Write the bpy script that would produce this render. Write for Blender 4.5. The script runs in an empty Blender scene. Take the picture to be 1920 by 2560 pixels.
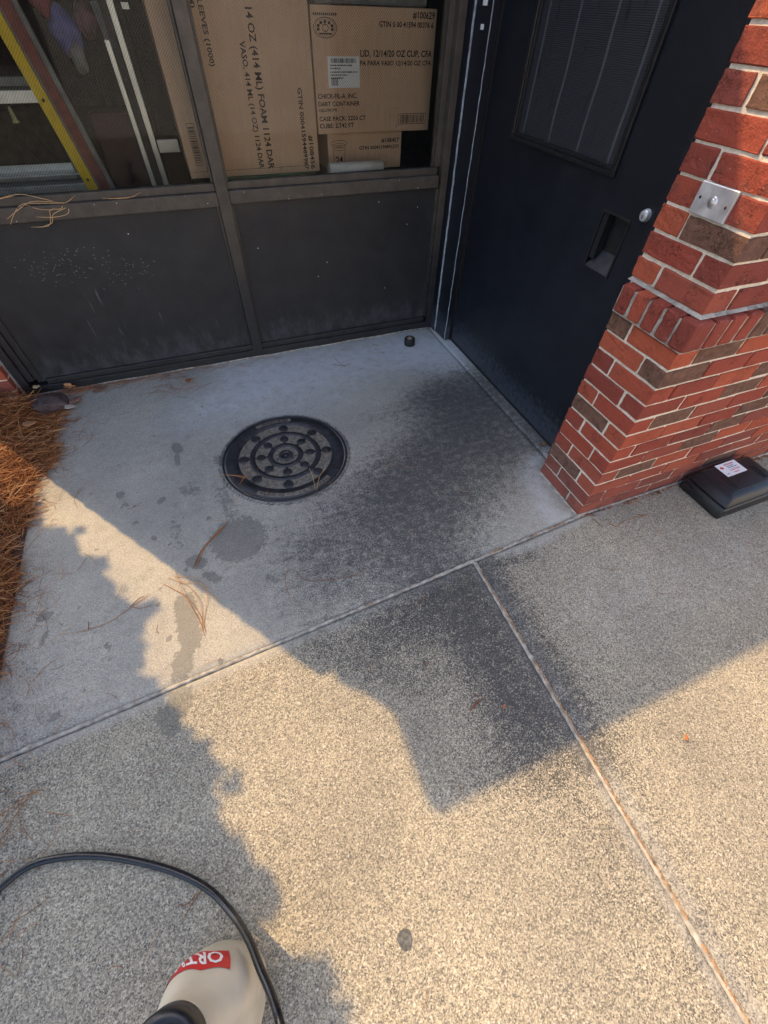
import bpy, bmesh, math, random
import numpy as np
from mathutils import Vector, Matrix, noise as mnoise
random.seed(7); rng = np.random.default_rng(7)
S = bpy.context.scene
C = S.collection
# ------------------------------------------------------------------ camera
cam = bpy.data.cameras.new('camera'); camo = bpy.data.objects.new('camera', cam); C.objects.link(camo)
R_ = [(0.93170634,-0.36231238,0.02555444),(-0.26703807,-0.73099438,-0.62796328),(0.24619902,0.57825336,-0.7778233)]
right, down, fwd = (Vector(r) for r in R_)
mw = Matrix((( right.x,-down.x,-fwd.x,-1.29361774),( right.y,-down.y,-fwd.y,-0.7631166),( right.z,-down.z,-fwd.z,1.45908696),(0,0,0,1)))
camo.matrix_world = mw
cam.sensor_fit = 'VERTICAL'; cam.sensor_height = 36.0; cam.lens = 1028.5236/2560*36.0
cam.clip_start = 0.02; cam.clip_end = 500
S.camera = camo
# ------------------------------------------------------------------ light
SX, SY = -0.52, 0.73                      # toward the sun, per metre of height
EL = math.atan2(1, math.hypot(SX, SY))
w = bpy.data.worlds.new("World"); S.world = w; w.use_nodes = True
nt = w.node_tree; bg = nt.nodes['Background']
sky = nt.nodes.new('ShaderNodeTexSky'); sky.sky_type = 'NISHITA'; sky.sun_disc = False
sky.sun_elevation = EL; sky.sun_rotation = math.atan2(SX, SY); sky.air_density = 1.0; sky.dust_density = 2.0; sky.ozone_density = 0.6
wb = nt.nodes.new('ShaderNodeMix'); wb.data_type = 'RGBA'; wb.blend_type = 'MULTIPLY'; wb.inputs[0].default_value = 1.0; wb.inputs[7].default_value = (1.01, 1.0, 1.00, 1)
nt.links.new(sky.outputs[0], wb.inputs[6]); nt.links.new(wb.outputs[2], bg.inputs[0]); bg.inputs[1].default_value = 0.15
sl = bpy.data.lights.new('sun', 'SUN'); sl.energy = 2.1; sl.angle = math.radians(0.4); sl.color = (1.0, 0.68, 0.33)
so = bpy.data.objects.new('sun', sl); C.objects.link(so)
so.rotation_euler = Vector((SX, SY, 1)).to_track_quat('Z', 'Y').to_euler(); so.location = (-5, 6, 9)
S.view_settings.view_transform = 'Standard'; S.view_settings.look = 'None'
S.view_settings.exposure = 1.55; S.view_settings.gamma = 1.0; S.view_settings.use_curve_mapping = False
try:
    S.cycles.max_bounces = 8; S.cycles.transparent_max_bounces = 12; S.cycles.use_adaptive_sampling = True
except Exception: pass

# ------------------------------------------------------------------ materials
class N:
    def __init__(s, name, rough=0.6, col=(.5,.5,.5), metal=0.0, spec=0.5):
        s.m = bpy.data.materials.new(name); s.m.use_nodes = True; s.t = s.m.node_tree
        s.b = s.t.nodes['Principled BSDF']
        s.b.inputs['Base Color'].default_value = (*col, 1); s.b.inputs['Roughness'].default_value = rough
        s.b.inputs['Metallic'].default_value = metal; s.b.inputs['Specular IOR Level'].default_value = spec
        s._c = None
    def n(s, typ, **k):
        x = s.t.nodes.new('ShaderNode'+typ)
        for a, b in k.items():
            if hasattr(x, a): setattr(x, a, b)
            else: x.inputs[a].default_value = b
        return x
    def l(s, a, b): s.t.links.new(a, b)
    def co(s, scale=None):
        if s._c is None: s._c = s.n('TexCoord')
        o = s._c.outputs['Object']
        if scale:
            mp = s.n('Mapping'); mp.inputs['Scale'].default_value = scale; s.l(o, mp.inputs[0]); o = mp.outputs[0]
        return o
    def noise(s, sc, det=3, rough=.5, scale=None, dist=0.0):
        x = s.n('TexNoise'); x.inputs['Scale'].default_value = sc; x.inputs['Detail'].default_value = det
        x.inputs['Roughness'].default_value = rough; x.inputs['Distortion'].default_value = dist
        s.l(s.co(scale), x.inputs['Vector']); return x.outputs['Fac']
    def vor(s, sc, out='Color', feat='F1', scale=None):
        x = s.n('TexVoronoi'); x.feature = feat; x.inputs['Scale'].default_value = sc
        s.l(s.co(scale), x.inputs['Vector']); return x.outputs[out]
    def ramp(s, f, stops):
        x = s.n('ValToRGB'); e = x.color_ramp.elements
        while len(e) < len(stops): e.new(.5)
        for i, (p, c) in enumerate(stops):
            e[i].position = p; e[i].color = (*c, 1) if len(c) == 3 else c
        s.l(f, x.inputs[0]); return x.outputs[0]
    def g(s, f, a, b):          # smooth threshold a..b -> 0..1
        x = s.n('MapRange'); x.interpolation_type = 'SMOOTHSTEP'
        x.inputs[1].default_value = a; x.inputs[2].default_value = b; s.l(f, x.inputs[0]); return x.outputs[0]
    def math(s, op, a, b=None):
        x = s.n('Math'); x.operation = op
        for i, v in enumerate((a, b)):
            if v is None: continue
            if isinstance(v, (int, float)): x.inputs[i].default_value = v
            else: s.l(v, x.inputs[i])
        return x.outputs[0]
    def mix(s, f, a, b, mode='MIX'):
        x = s.n('Mix'); x.data_type = 'RGBA'; x.blend_type = mode
        for i, v in ((0, f), (6, a), (7, b)):
            if isinstance(v, (int, float)): x.inputs[i].default_value = v
            elif isinstance(v, tuple): x.inputs[i].default_value = (*v, 1)
            else: s.l(v, x.inputs[i])
        return x.outputs[2]
    def attr(s, name, out='Color'):
        x = s.n('Attribute'); x.attribute_name = name; return x.outputs[out]
    def sep(s, c):
        x = s.n('SeparateColor'); s.l(c, x.inputs[0]); return x.outputs
    def xyz(s):
        x = s.n('SeparateXYZ'); s.l(s.co(), x.inputs[0]); return x.outputs
    def col(s, c): s.l(c, s.b.inputs['Base Color']); return s
    def rou(s, c): s.l(c, s.b.inputs['Roughness']); return s
    def bump(s, h, strength=.5, dist=.002):
        x = s.n('Bump'); x.inputs['Strength'].default_value = strength; x.inputs['Distance'].default_value = dist
        s.l(h, x.inputs['Height']); s.l(x.outputs[0], s.b.inputs['Normal']); return s

def simple(name, col, rough=.6, metal=0., var=.25, sc=30, bump=.15, bd=.001, spec=.5):
    m = N(name, rough, col, metal, spec)
    n1 = m.noise(sc, 4)
    dark = tuple(c*(1-var) for c in col); lite = tuple(min(1, c*(1+var)) for c in col)
    m.col(m.ramp(n1, [(.3, dark), (.7, lite)]))
    m.rou(m.ramp(m.noise(sc*2, 2), [(.3, (rough*.85,)*3), (.7, (min(1, rough*1.15),)*3)]))
    if bump: m.bump(m.noise(sc*6, 3), bump, bd)
    return m.m

def concrete():
    m = N('concrete', .85, spec=.3)
    sv = m.sep(m.attr('stain')); soot, damp, pale = sv[0], sv[1], sv[2]
    agg = m.attr('agg', 'Fac')
    # exposed aggregate grains
    gr = m.sep(m.vor(300))[0]
    grc = m.ramp(gr, [(0, (.02, .022, .032)), (.13, (.045, .045, .05)), (.27, (.18, .165, .135)), (.5, (.35, .32, .25)), (.72, (.48, .44, .345)), (.9, (.68, .635, .52)), (1, (.80, .78, .72))])
    grf = m.sep(m.vor(620))[1]
    grc = m.mix(.42, grc, m.ramp(grf, [(0, (.02, .02, .025)), (.3, (.14, .125, .10)), (.6, (.42, .385, .31)), (1, (.84, .79, .67))]))
    # troweled surface
    sm = m.ramp(m.noise(22, 8, .68), [(.3, (.27, .26, .225)), (.5, (.385, .37, .325)), (.7, (.46, .445, .395))])
    sm = m.mix(.60, sm, m.ramp(m.noise(190, 5, .8), [(.34, (.13, .13, .115)), (.48, (.36, .35, .32)), (.64, (.60, .58, .53))]))
    sm = m.mix(m.math('MULTIPLY', m.g(m.noise(9, 8, .78), .56, .70), .40), sm, (.15, .148, .13))
    st_ = m.sep(m.vor(125))
    grc = m.mix(m.math('MULTIPLY', m.g(m.vor(125, 'Distance'), .42, .30), m.g(st_[0], .86, .96)), grc, (.12, .12, .13))
    grc = m.mix(m.math('MULTIPLY', m.g(m.vor(125, 'Distance'), .38, .28), m.g(st_[1], .92, .98)), grc, (.72, .70, .64))
    grc = m.mix(1.0, grc, (.80, .765, .685), 'MULTIPLY')
    base = m.mix(agg, sm, grc)
    big = m.ramp(m.noise(2.3, 5, .6), [(.3, (.80, .80, .81)), (.7, (1.13, 1.12, 1.08))])
    base = m.mix(1.0, base, big, 'MULTIPLY')
    # pits
    pit = m.g(m.noise(120, 3, .75), .66, .72)
    base = m.mix(m.math('MULTIPLY', pit, .45), base, (.09, .088, .085))
    # pale patches; by the window they paint light into the shaded slab
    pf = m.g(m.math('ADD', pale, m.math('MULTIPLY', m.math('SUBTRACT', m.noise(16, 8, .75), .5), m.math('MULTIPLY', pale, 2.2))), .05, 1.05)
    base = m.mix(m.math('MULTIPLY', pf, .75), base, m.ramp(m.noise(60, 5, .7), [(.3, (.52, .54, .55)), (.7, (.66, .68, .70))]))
    # damp brownish stains with an edge of their own
    df = m.g(m.math('ADD', damp, m.math('MULTIPLY', m.math('SUBTRACT', m.noise(55, 4, .6), .5), .95)), .35, .50)
    base = m.mix(m.math('MULTIPLY', df, .55), base, (.115, .112, .098))
    # soot ground into the pores
    nf = m.noise(210, 4, .8); nm = m.noise(28, 6, .65)
    sf = m.math('ADD', soot, m.math('MULTIPLY', m.math('SUBTRACT', nf, .5), 2.4))
    sf = m.math('ADD', sf, m.math('MULTIPLY', m.math('SUBTRACT', nm, .5), 1.0))
    sf = m.math('ADD', sf, m.math('MULTIPLY', m.math('SUBTRACT', .5, gr), m.math('MULTIPLY', agg, .5)))
    mp = m.n('Mapping'); mp.inputs['Rotation'].default_value = (0, 0, math.radians(-38)); mp.inputs['Scale'].default_value = (6, 48, 1); m.l(m.co(), mp.inputs[0])
    sn_ = m.n('TexNoise'); sn_.inputs['Scale'].default_value = 1.0; sn_.inputs['Detail'].default_value = 5; sn_.inputs['Roughness'].default_value = .7; m.l(mp.outputs[0], sn_.inputs['Vector'])
    sf = m.math('ADD', sf, m.math('MULTIPLY', m.math('SUBTRACT', sn_.outputs['Fac'], .5), .45))
    sf = m.math('MULTIPLY', m.g(sf, .30, 1.0), m.g(soot, .02, .2))
    base = m.mix(m.math('MULTIPLY', sf, .88), base, (.042, .043, .046))
    m.col(base)
    h = m.math('ADD', m.math('MULTIPLY', m.noise(200, 4, .8), .6), m.math('MULTIPLY', gr, .25))
    m.bump(h, .55, .0022)
    return m.m

def brick_mat(name, dull_foot=True):
    m = N(name, .8, spec=.35)
    t = m.sep(m.attr('tint'))
    red = m.ramp(t[0], [(0, (.22, .046, .032)), (.4, (.33, .062, .036)), (.8, (.44, .098, .046)), (1, (.25, .062, .046))])
    red = m.mix(m.g(m.noise(14, 5, .6), .5, .8), red, (.27, .062, .042))
    dk = m.ramp(m.noise(40, 5, .6), [(.3, (.105, .052, .036)), (.7, (.22, .112, .074))])
    c = m.mix(t[1], red, dk)
    c = m.mix(m.math('MULTIPLY', m.g(m.noise(8, 6, .7), .52, .72), .55), c, (.13, .058, .045))
    c = m.mix(m.math('MULTIPLY', m.g(m.noise(95, 6, .8), .54, .70), .55), c, (.12, .035, .025))
    c = m.mix(m.math('MULTIPLY', m.g(m.noise(60, 6, .8), .60, .74), .5), c, (.50, .24, .17))
    c = m.mix(m.g(m.noise(220, 2, .5), .68, .76), c, (.42, .25, .2))      # grit
    cr = m.n('TexVoronoi'); cr.feature = 'DISTANCE_TO_EDGE'; cr.inputs['Scale'].default_value = 46
    dn = m.n('TexNoise'); dn.inputs['Scale'].default_value = 30; dn.inputs['Detail'].default_value = 4; m.l(m.co(), dn.inputs['Vector'])
    av = m.n('VectorMath'); av.operation = 'MULTIPLY_ADD'; m.l(dn.outputs['Color'], av.inputs[0]); av.inputs[1].default_value = (.08,)*3; m.l(m.co(), av.inputs[2])
    m.l(av.outputs[0], cr.inputs['Vector'])
    crack = m.math('MULTIPLY', m.g(cr.outputs['Distance'], .035, .0), m.g(m.noise(13, 3), .52, .68))
    c = m.mix(m.math('MULTIPLY', crack, .4), c, (.07, .02, .015))
    if dull_foot:
        z = m.xyz()[2]
        lo = m.math('MULTIPLY', m.g(z, .32, .0), m.math('MULTIPLY', m.noise(18, 4), .75))
        c = m.mix(lo, c, (.16, .10, .09))                                   # duller colour low on the wall
    m.col(c)
    h = m.math('SUBTRACT', m.math('ADD', m.noise(70, 6, .7), m.math('MULTIPLY', m.noise(260, 3, .7), .35)), m.math('MULTIPLY', crack, 1.4))
    m.bump(h, 1.0, .0055)
    return m.m

def mortar_mat():
    m = N('mortar', .9, spec=.2)
    c = m.ramp(m.noise(60, 5, .7), [(.25, (.50, .44, .35)), (.55, (.74, .66, .54)), (.8, (.85, .78, .67))])
    z = m.xyz()[2]
    c = m.mix(m.math('MULTIPLY', m.g(z, .16, .0), .6), c, (.25, .23, .20))
    m.col(c); m.bump(m.noise(240, 4, .8), .7, .002); return m.m

def bronze():           # weathered dark bronze storefront metal
    m = N('dark_bronze_metal', .48, spec=.5)
    z = m.xyz()[2]
    a = m.ramp(m.noise(9, 6, .65), [(.3, (.013, .014, .017)), (.7, (.028, .028, .030))])
    b = m.ramp(m.noise(16, 6, .65), [(.3, (.046, .038, .030)), (.7, (.088, .074, .059))])
    c = m.mix(m.g(m.math('ADD', z, m.math('MULTIPLY', m.noise(4, 3), .3)), .45, .95), a, b)     # lighter and warmer towards the sill
    c = m.mix(m.math('MULTIPLY', m.g(m.noise(120, 4, .8), .62, .7), .5), c, (.20, .19, .17))
    m.col(c); m.rou(m.ramp(m.noise(20, 4), [(.3, (.4,)*3), (.7, (.62,)*3)])); m.bump(m.noise(200, 2), .12, .001); return m.m

def panel_mat():
    m = N('dusty_metal_panel', .5, spec=.45)
    x, y, z = m.xyz()[:3]
    c = m.ramp(m.noise(7, 5, .6), [(.3, (.013, .014, .016)), (.7, (.023, .024, .027))])
    c = m.mix(m.math('MULTIPLY', m.g(m.noise(300, 2, .6), .55, .75), .35), c, (.09, .085, .078))
    # dried splash and runs on the left panel
    def gauss(cx, cz, rx, rz):
        dx = m.math('MULTIPLY', m.math('SUBTRACT', x, cx), 1/rx); dz = m.math('MULTIPLY', m.math('SUBTRACT', z, cz), 1/rz)
        return m.math('EXPONENT', m.math('MULTIPLY', m.math('ADD', m.math('MULTIPLY', dx, dx), m.math('MULTIPLY', dz, dz)), -1))
    sp = m.math('MAXIMUM', gauss(-.78, .62, .20, .07), m.math('MULTIPLY', gauss(-.55, .56, .15, .07), .8))
    dv_ = m.n('TexVoronoi'); dv_.inputs['Scale'].default_value = 120; mp2 = m.n('Mapping'); mp2.inputs['Rotation'].default_value = (0, .5, 0); mp2.inputs['Scale'].default_value = (.55, 1, 1.2); m.l(m.co(), mp2.inputs[0]); m.l(mp2.outputs[0], dv_.inputs['Vector'])
    cr_ = m.sep(dv_.outputs['Color'])
    f = m.math('MULTIPLY', m.g(dv_.outputs['Distance'], .34, .16), m.g(m.math('ADD', cr_[0], m.math('MULTIPLY', sp, .62)), 1.02, 1.14))
    c = m.mix(m.math('MULTIPLY', f, .42), c, (.36, .36, .35))
    runs = m.math('MAXIMUM', gauss(-.71, .40, .17, .20), m.math('MULTIPLY', gauss(-.47, .3, .3, .16), .6))
    f2 = m.g(m.math('ADD', m.math('MULTIPLY', runs, .30), m.noise(48, 3, .7, (1, 1, .07))), .83, .93)
    c = m.mix(m.math('MULTIPLY', f2, .42), c, (.26, .27, .28))
    low = m.g(m.math('ADD', m.math('MULTIPLY', m.g(z, .34, .08), .3), m.noise(22, 6, .7, (1, 1, .5))), .62, 1.0)
    c = m.mix(m.math('MULTIPLY', low, .35), c, (.11, .12, .14))
    m.col(c); m.bump(m.noise(260, 2), .15, .0008)
    m.rou(m.ramp(m.noise(12, 4), [(.3, (.42,)*3), (.7, (.62,)*3)])); return m.m

def door_mat():
    m = N('black_door_paint', .42, spec=.45)
    z = m.xyz()[2]
    c = m.ramp(m.noise(5, 5), [(.3, (.005, .0072, .0125)), (.7, (.009, .012, .019))])
    scuff = m.g(m.math('ADD', m.math('MULTIPLY', m.g(z, .30, .02), .38), m.noise(40, 6, .75)), .62, .95)
    c = m.mix(m.math('MULTIPLY', scuff, .8), c, (.055, .065, .085))
    c = m.mix(m.math('MULTIPLY', m.g(m.noise(430, 2, .6), .66, .74), .25), c, (.10, .10, .11))
    m.col(c); m.bump(m.noise(300, 2, .5), .6, .0016)
    m.rou(m.ramp(m.noise(6, 3), [(.3, (.36,)*3), (.7, (.5,)*3)])); return m.m

def screen_mat(name, alpha, col, lattice):      # woven insect screen: threads are solid, holes let light through
    m = N(name, .7, col, spec=.1)
    m.m.blend_method = 'BLEND' if hasattr(m.m, 'blend_method') else None
    wv = []
    for sgn in (1, -1):
        mp = m.n('Mapping'); mp.inputs['Rotation'].default_value = (0, math.radians(45*sgn), 0); m.l(m.co(), mp.inputs[0])
        x = m.n('TexWave'); x.bands_direction = 'X'; x.inputs['Scale'].default_value = lattice; m.l(mp.outputs[0], x.inputs['Vector'])
        wv.append(x.outputs['Fac'])
    f = m.math('MULTIPLY', m.math('ADD', wv[0], wv[1]), .5)
    a = m.ramp(f, [(.2, (max(0, alpha-.12),)*3), (.8, (min(1, alpha+.14),)*3)])
    m.l(a, m.b.inputs['Alpha']); return m.m

def glass_mat():
    m = bpy.data.materials.new('window_glass'); m.use_nodes = True; t = m.node_tree; t.nodes.clear()
    o = t.nodes.new('ShaderNodeOutputMaterial'); mx = t.nodes.new('ShaderNodeMixShader'); tr = t.nodes.new('ShaderNodeBsdfTransparent')
    gl = t.nodes.new('ShaderNodeBsdfGlossy'); gl.inputs['Roughness'].default_value = .02; fr = t.nodes.new('ShaderNodeFresnel'); fr.inputs[0].default_value = 1.45
    tr.inputs[0].default_value = (.92, .94, .93, 1); gl.inputs[0].default_value = (.30, .31, .33, 1)
    t.links.new(fr.outputs[0], mx.inputs[0]); t.links.new(tr.outputs[0], mx.inputs[1]); t.links.new(gl.outputs[0], mx.inputs[2]); t.links.new(mx.outputs[0], o.inputs[0])
    return m

def cardboard():
    m = N('cardboard', .85, spec=.2)
    c = m.ramp(m.noise(6, 5, .6), [(.3, (.68, .44, .30)), (.7, (.78, .53, .37))])
    c = m.mix(m.math('MULTIPLY', m.g(m.noise(150, 1, .5, (1, 1, .05)), .4, .7), .18), c, (.36, .24, .15))
    c = m.mix(m.math('MULTIPLY', m.g(m.noise(13, 4, .7), .60, .72), .35), c, (.33, .23, .15))
    m.col(c); return m.m

def louvre_mat():
    m = N('black_louvre_screen', .5, spec=.5)
    x = m.n('TexWave'); x.bands_direction = 'Z'; x.inputs['Scale'].default_value = 62; m.l(m.co(), x.inputs['Vector'])
    c = m.mix(m.math('MULTIPLY', x.outputs['Fac'], .8), (.012, .013, .016), (.045, .049, .060))
    st = m.g(m.math('ADD', m.noise(26, 4, .75, (1, 1, .22)), 0.), .56, .70)
    c = m.mix(m.math('MULTIPLY', st, .75), c, (.008, .008, .010))
    # dusty vertical streaks of the blind behind
    yy = m.xyz()[1]
    wy = m.n('TexWave'); wy.bands_direction = 'Y'; wy.inputs['Scale'].default_value = 1.75; wy.inputs['Distortion'].default_value = 1.2; wy.inputs['Detail'].default_value = 3; m.l(m.co(), wy.inputs['Vector'])
    c = m.mix(m.math('MULTIPLY', m.g(wy.outputs['Fac'], .985, 1.0), .45), c, (.16, .16, .165))
    m.col(c); m.bump(x.outputs['Fac'], .4, .001); return m.m

def straw_mat():
    m = N('pine_straw', .7, spec=.3)
    t = m.attr('tint', 'Fac')
    m.col(m.ramp(t, [(0, (.11, .038, .016)), (.3, (.27, .095, .034)), (.6, (.46, .20, .07)), (1, (.68, .44, .22))])); return m.m

def tree_mat():
    m = N('green_leaves', .6)
    t = m.attr('tint', 'Fac'); m.col(m.ramp(t, [(0, (.03, .06, .015)), (1, (.09, .13, .03))])); return m.m

M = dict(concrete=concrete(), brick=brick_mat('red_brick'), mortar=mortar_mat(), bronze=bronze(), panel=panel_mat(), door=door_mat(),
    screen=screen_mat('insect_screen', .14, (.022, .021, .02), 42), glass=glass_mat(), card=cardboard(), louvre=louvre_mat(), straw=straw_mat(), leaf=tree_mat(),
    caulk=simple('aged_grey_caulk', (.30, .34, .37), .6, 0, .4, 40),
    filler=simple('weathered_joint_filler', (.30, .17, .08), .9, 0, .7, 55, .6, .003),
    filler2=simple('pale_joint_filler', (.34, .315, .27), .9, 0, .45, 45, .6, .003),
    rubber=simple('black_rubber', (.010, .010, .011), .55, 0, .3, 60),
    steel=simple('scratched_stainless_steel', (.62, .63, .65), .38, .55, .25, 25, .1),
    alu=simple('aluminium', (.62, .61, .59), .42, .9, .15, 20),
    iron=simple('cast_iron', (.026, .026, .030), .40, .0, .45, 35, .5, .0015),
    irond=simple('rusty_dirty_iron', (.165, .145, .115), .85, 0, .45, 60, .6, .0015),
    ink=simple('black_ink', (.022, .016, .016), .8, 0, .3, 90, 0),
    white=simple('white_paper', (.86, .86, .86), .6, 0, .06, 20, 0),
    yellow=simple('yellow_fibreglass', (.72, .50, .015), .55, 0, .12, 40),
    redp=simple('dark_red_paint', (.19, .045, .032), .5, 0, .35, 30),
    dark=simple('dark_interior_paint', (.012, .012, .013), .8, 0, .3, 8),
    plastic=simple('black_plastic', (.012, .013, .015), .38, 0, .3, 40, .15),
    jug=simple('cream_plastic', (.64, .57, .44), .42, 0, .10, 14, .12),
    red=simple('red_label', (.62, .02, .02), .4, 0, .08, 20, 0),
    hose=simple('black_hose_rubber', (.012, .013, .016), .3, 0, .2, 50, .05),
    soil=simple('brown_soil', (.10, .055, .035), .95, 0, .5, 14, .8, .01),
    rock=simple('brown_stone', (.085, .060, .055), .8, 0, .5, 22, .8, .006),
    dleaf=simple('dry_brown_leaf', (.42, .20, .09), .7, 0, .35, 30, .2),
    pleaf=simple('pale_dry_leaf', (.50, .42, .34), .7, 0, .25, 30, .2),
    bark=simple('bark', (.11, .08, .055), .9, 0, .4, 12, .8, .02),
    roof=simple('grey_roofing', (.14, .13, .13), .85, 0, .2, 6),
    green=simple('green_plastic', (.03, .13, .055), .5), blue=simple('blue_fabric', (.09, .10, .30), .7), maroon=simple('maroon_fabric', (.22, .015, .03), .7),
    grey=simple('grey_painted_metal', (.20, .20, .19), .6), rust=simple('rust', (.20, .06, .02), .9), tan=simple('tan_washer', (.36, .25, .17), .6, .3))

# ------------------------------------------------------------------ builders
def link(name, bm, mat, parent=None, smooth=False, loc=None, auto=None):
    me = bpy.data.meshes.new(name)
    if isinstance(bm, tuple): me.from_pydata(bm[0], [], bm[1])
    else: bm.to_mesh(me); bm.free()
    me.materials.append(mat)
    if smooth:
        for p in me.polygons: p.use_smooth = True
    o = bpy.data.objects.new(name, me); C.objects.link(o)
    if parent: o.parent = parent
    if loc: o.location = loc
    return o
def E(name, label, cat, loc=(0,0,0), group=None):
    o = bpy.data.objects.new(name, None); C.objects.link(o); o.location = loc; o.empty_display_size = .1
    o['label'] = label; o['category'] = cat
    if group: o['group'] = group
    return o
def tag(o, label, cat, group=None):
    o['label'] = label; o['category'] = cat
    if group: o['group'] = group
    return o
def struct(o): o['kind'] = 'structure'; return o
def box(bm, x0, x1, y0, y1, z0, z1, bev=0.0, seg=2, rot=None, about=None):
    g = bmesh.ops.create_cube(bm, size=1.0)['verts']
    for v in g:
        v.co = Vector(((x0+x1)/2 + v.co.x*(x1-x0), (y0+y1)/2 + v.co.y*(y1-y0), (z0+z1)/2 + v.co.z*(z1-z0)))
    if bev:
        es = {e for v in g for e in v.link_edges}
        r = bmesh.ops.bevel(bm, geom=list(es), offset=bev, segments=seg, affect='EDGES', profile=.5)
        g = list({v for f in r['faces'] for v in f.verts} | {v for v in g if v.is_valid})
    if rot is not None:
        bmesh.ops.rotate(bm, verts=g, cent=about, matrix=rot)
    return g
def nb(): return bmesh.new()
def lathe(bm, prof, cx, cy, seg=48, a0=0, sx=1, sy=1):
    rings = []
    for r, z in prof:
        if r < 1e-6: rings.append([bm.verts.new((cx, cy, z))])
        else: rings.append([bm.verts.new((cx+sx*r*math.cos(a0+2*math.pi*i/seg), cy+sy*r*math.sin(a0+2*math.pi*i/seg), z)) for i in range(seg)])
    for a, b in zip(rings, rings[1:]):
        for i in range(seg):
            j = (i+1) % seg
            if len(a) == 1 and len(b) == 1: continue
            if len(a) == 1: bm.faces.new((a[0], b[i], b[j]))
            elif len(b) == 1: bm.faces.new((a[i], a[j], b[0]))
            else: bm.faces.new((a[i], a[j], b[j], b[i]))
    bmesh.ops.recalc_face_normals(bm, faces=bm.faces)
def catmull(P, n=10):
    P = [Vector(p) for p in P]; P = [2*P[0]-P[1]] + P + [2*P[-1]-P[-2]]; out = []
    for i in range(1, len(P)-2):
        for k in range(n):
            t = k/n; a, b, c, d = P[i-1:i+3]
            out.append(.5*((2*b)+(-a+c)*t+(2*a-5*b+4*c-d)*t*t+(-a+3*b-3*c+d)*t**3))
    out.append(P[-2]); return out
def tube(bm, pts, r, seg=10, taper=None):
    pts = [Vector(p) for p in pts]; rings = []
    for i, p in enumerate(pts):
        d = (pts[min(i+1, len(pts)-1)] - pts[max(i-1, 0)]).normalized()
        up = Vector((0,0,1)) if abs(d.z) < .9 else Vector((1,0,0))
        a = d.cross(up).normalized(); b = a.cross(d)
        rr = r if taper is None else r*taper(i/(len(pts)-1))
        rings.append([bm.verts.new(p + a*rr*math.cos(2*math.pi*k/seg) + b*rr*math.sin(2*math.pi*k/seg)) for k in range(seg)])
    for A, B_ in zip(rings, rings[1:]):
        for k in range(seg):
            j = (k+1) % seg; bm.faces.new((A[k], A[j], B_[j], B_[k]))
    bm.faces.new(rings[0]); bm.faces.new(rings[-1][::-1])
    bmesh.ops.recalc_face_normals(bm, faces=bm.faces)
_tc = {}
def glyphs(s):
    if s not in _tc:
        cu = bpy.data.curves.new('lettering', 'FONT'); cu.body = s; cu.size = 1.0; cu.resolution_u = 2; cu.offset = 0.022
        o = bpy.data.objects.new('lettering', cu); C.objects.link(o)
        me = o.to_mesh(); V = [v.co.copy() for v in me.vertices]; F = [tuple(p.vertices) for p in me.polygons]
        o.to_mesh_clear(); bpy.data.objects.remove(o); bpy.data.curves.remove(cu)
        x0 = min(v.x for v in V); x1 = max(v.x for v in V)
        _tc[s] = ([((v.x-x0)/(x1-x0), v.y/.7) for v in V], F)
    return _tc[s]
def write(bm, s, p0, ux, uy, width, cap):
    V, F = glyphs(s); p0, ux, uy = Vector(p0), Vector(ux), Vector(uy)
    vs = [bm.verts.new(p0 + ux*(a*width) + uy*(b*cap)) for a, b in V]
    for f in F:
        try: bm.faces.new([vs[i] for i in f])
        except ValueError: pass
def rect(bm, p0, ux, uy, a0, a1, b0, b1):
    p0, ux, uy = Vector(p0), Vector(ux), Vector(uy)
    bm.faces.new([bm.verts.new(p0+ux*a+uy*b) for a, b in ((a0,b0),(a1,b0),(a1,b1),(a0,b1))])
def barcode(bm, p0, ux, uy, w_, h, n=34, frame=True, seed=1):
    r = random.Random(seed); a = .06*w_ if frame else 0
    x = a
    while x < w_-a:
        t = w_/n*r.choice((.3,.5,.9)); rect(bm, p0, ux, uy, x, min(x+t, w_-a), .12*h if frame else 0, .88*h if frame else h); x += t + w_/n*r.choice((.3,.5,.8))
    if frame:
        f = .05*h
        for q in ((0,w_,0,f),(0,w_,h-f,h),(0,f,f,h-f),(w_-f,w_,f,h-f)): rect(bm, p0, ux, uy, *q)

# ------------------------------------------------------------------ ground
SOOT=[(-2.25,-.7,-2.25,.6,.10,.42),(-2.12,-.15,-1.95,.25,.14,.30),(-2.2,.9,-2.15,1.5,.10,.3),(-1.55,.75,-1.35,.35,.16,.25),(-1.75,.5,-1.5,.2,.12,.2),(.0,.9,.12,.5,.10,.5),(0.1,1.03,-0.7,0.41,0.30,.85),(-0.18,1.0,-0.13,0.56,0.26,0.8),(-0.7,0.41,-1.1,0.1,0.289,0.6),(-0.41,0.31,-0.78,0.08,0.269,0.65),(-0.66,0.99,-0.16,1.05,0.104,0.35),(0.19,0.74,0.15,0.46,0.082,0.6),(-1.05,0.39,-1.31,0.02,0.188,0.3),(-0.72,-0.2,-0.7,-0.62,0.219,0.95),(-1.04,-0.22,-0.74,-0.19,0.119,0.75),(-1.27,-0.2,-1.0,-0.42,0.082,0.5),(-0.7,-0.77,-0.99,-0.74,0.088,0.25),(-0.54,-0.13,-0.55,-0.78,0.085,0.6),(-0.55,-0.81,-0.56,-1.39,0.08,0.42),(-0.73,-0.84,-0.67,-1.3,0.154,0.22),(-0.33,-0.12,-0.56,-0.09,0.03,0.6),(-0.71,-1.07,-0.67,-1.22,0.15,0.18),(-.3,-.3,-.35,-.8,.25,.18)]
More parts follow.
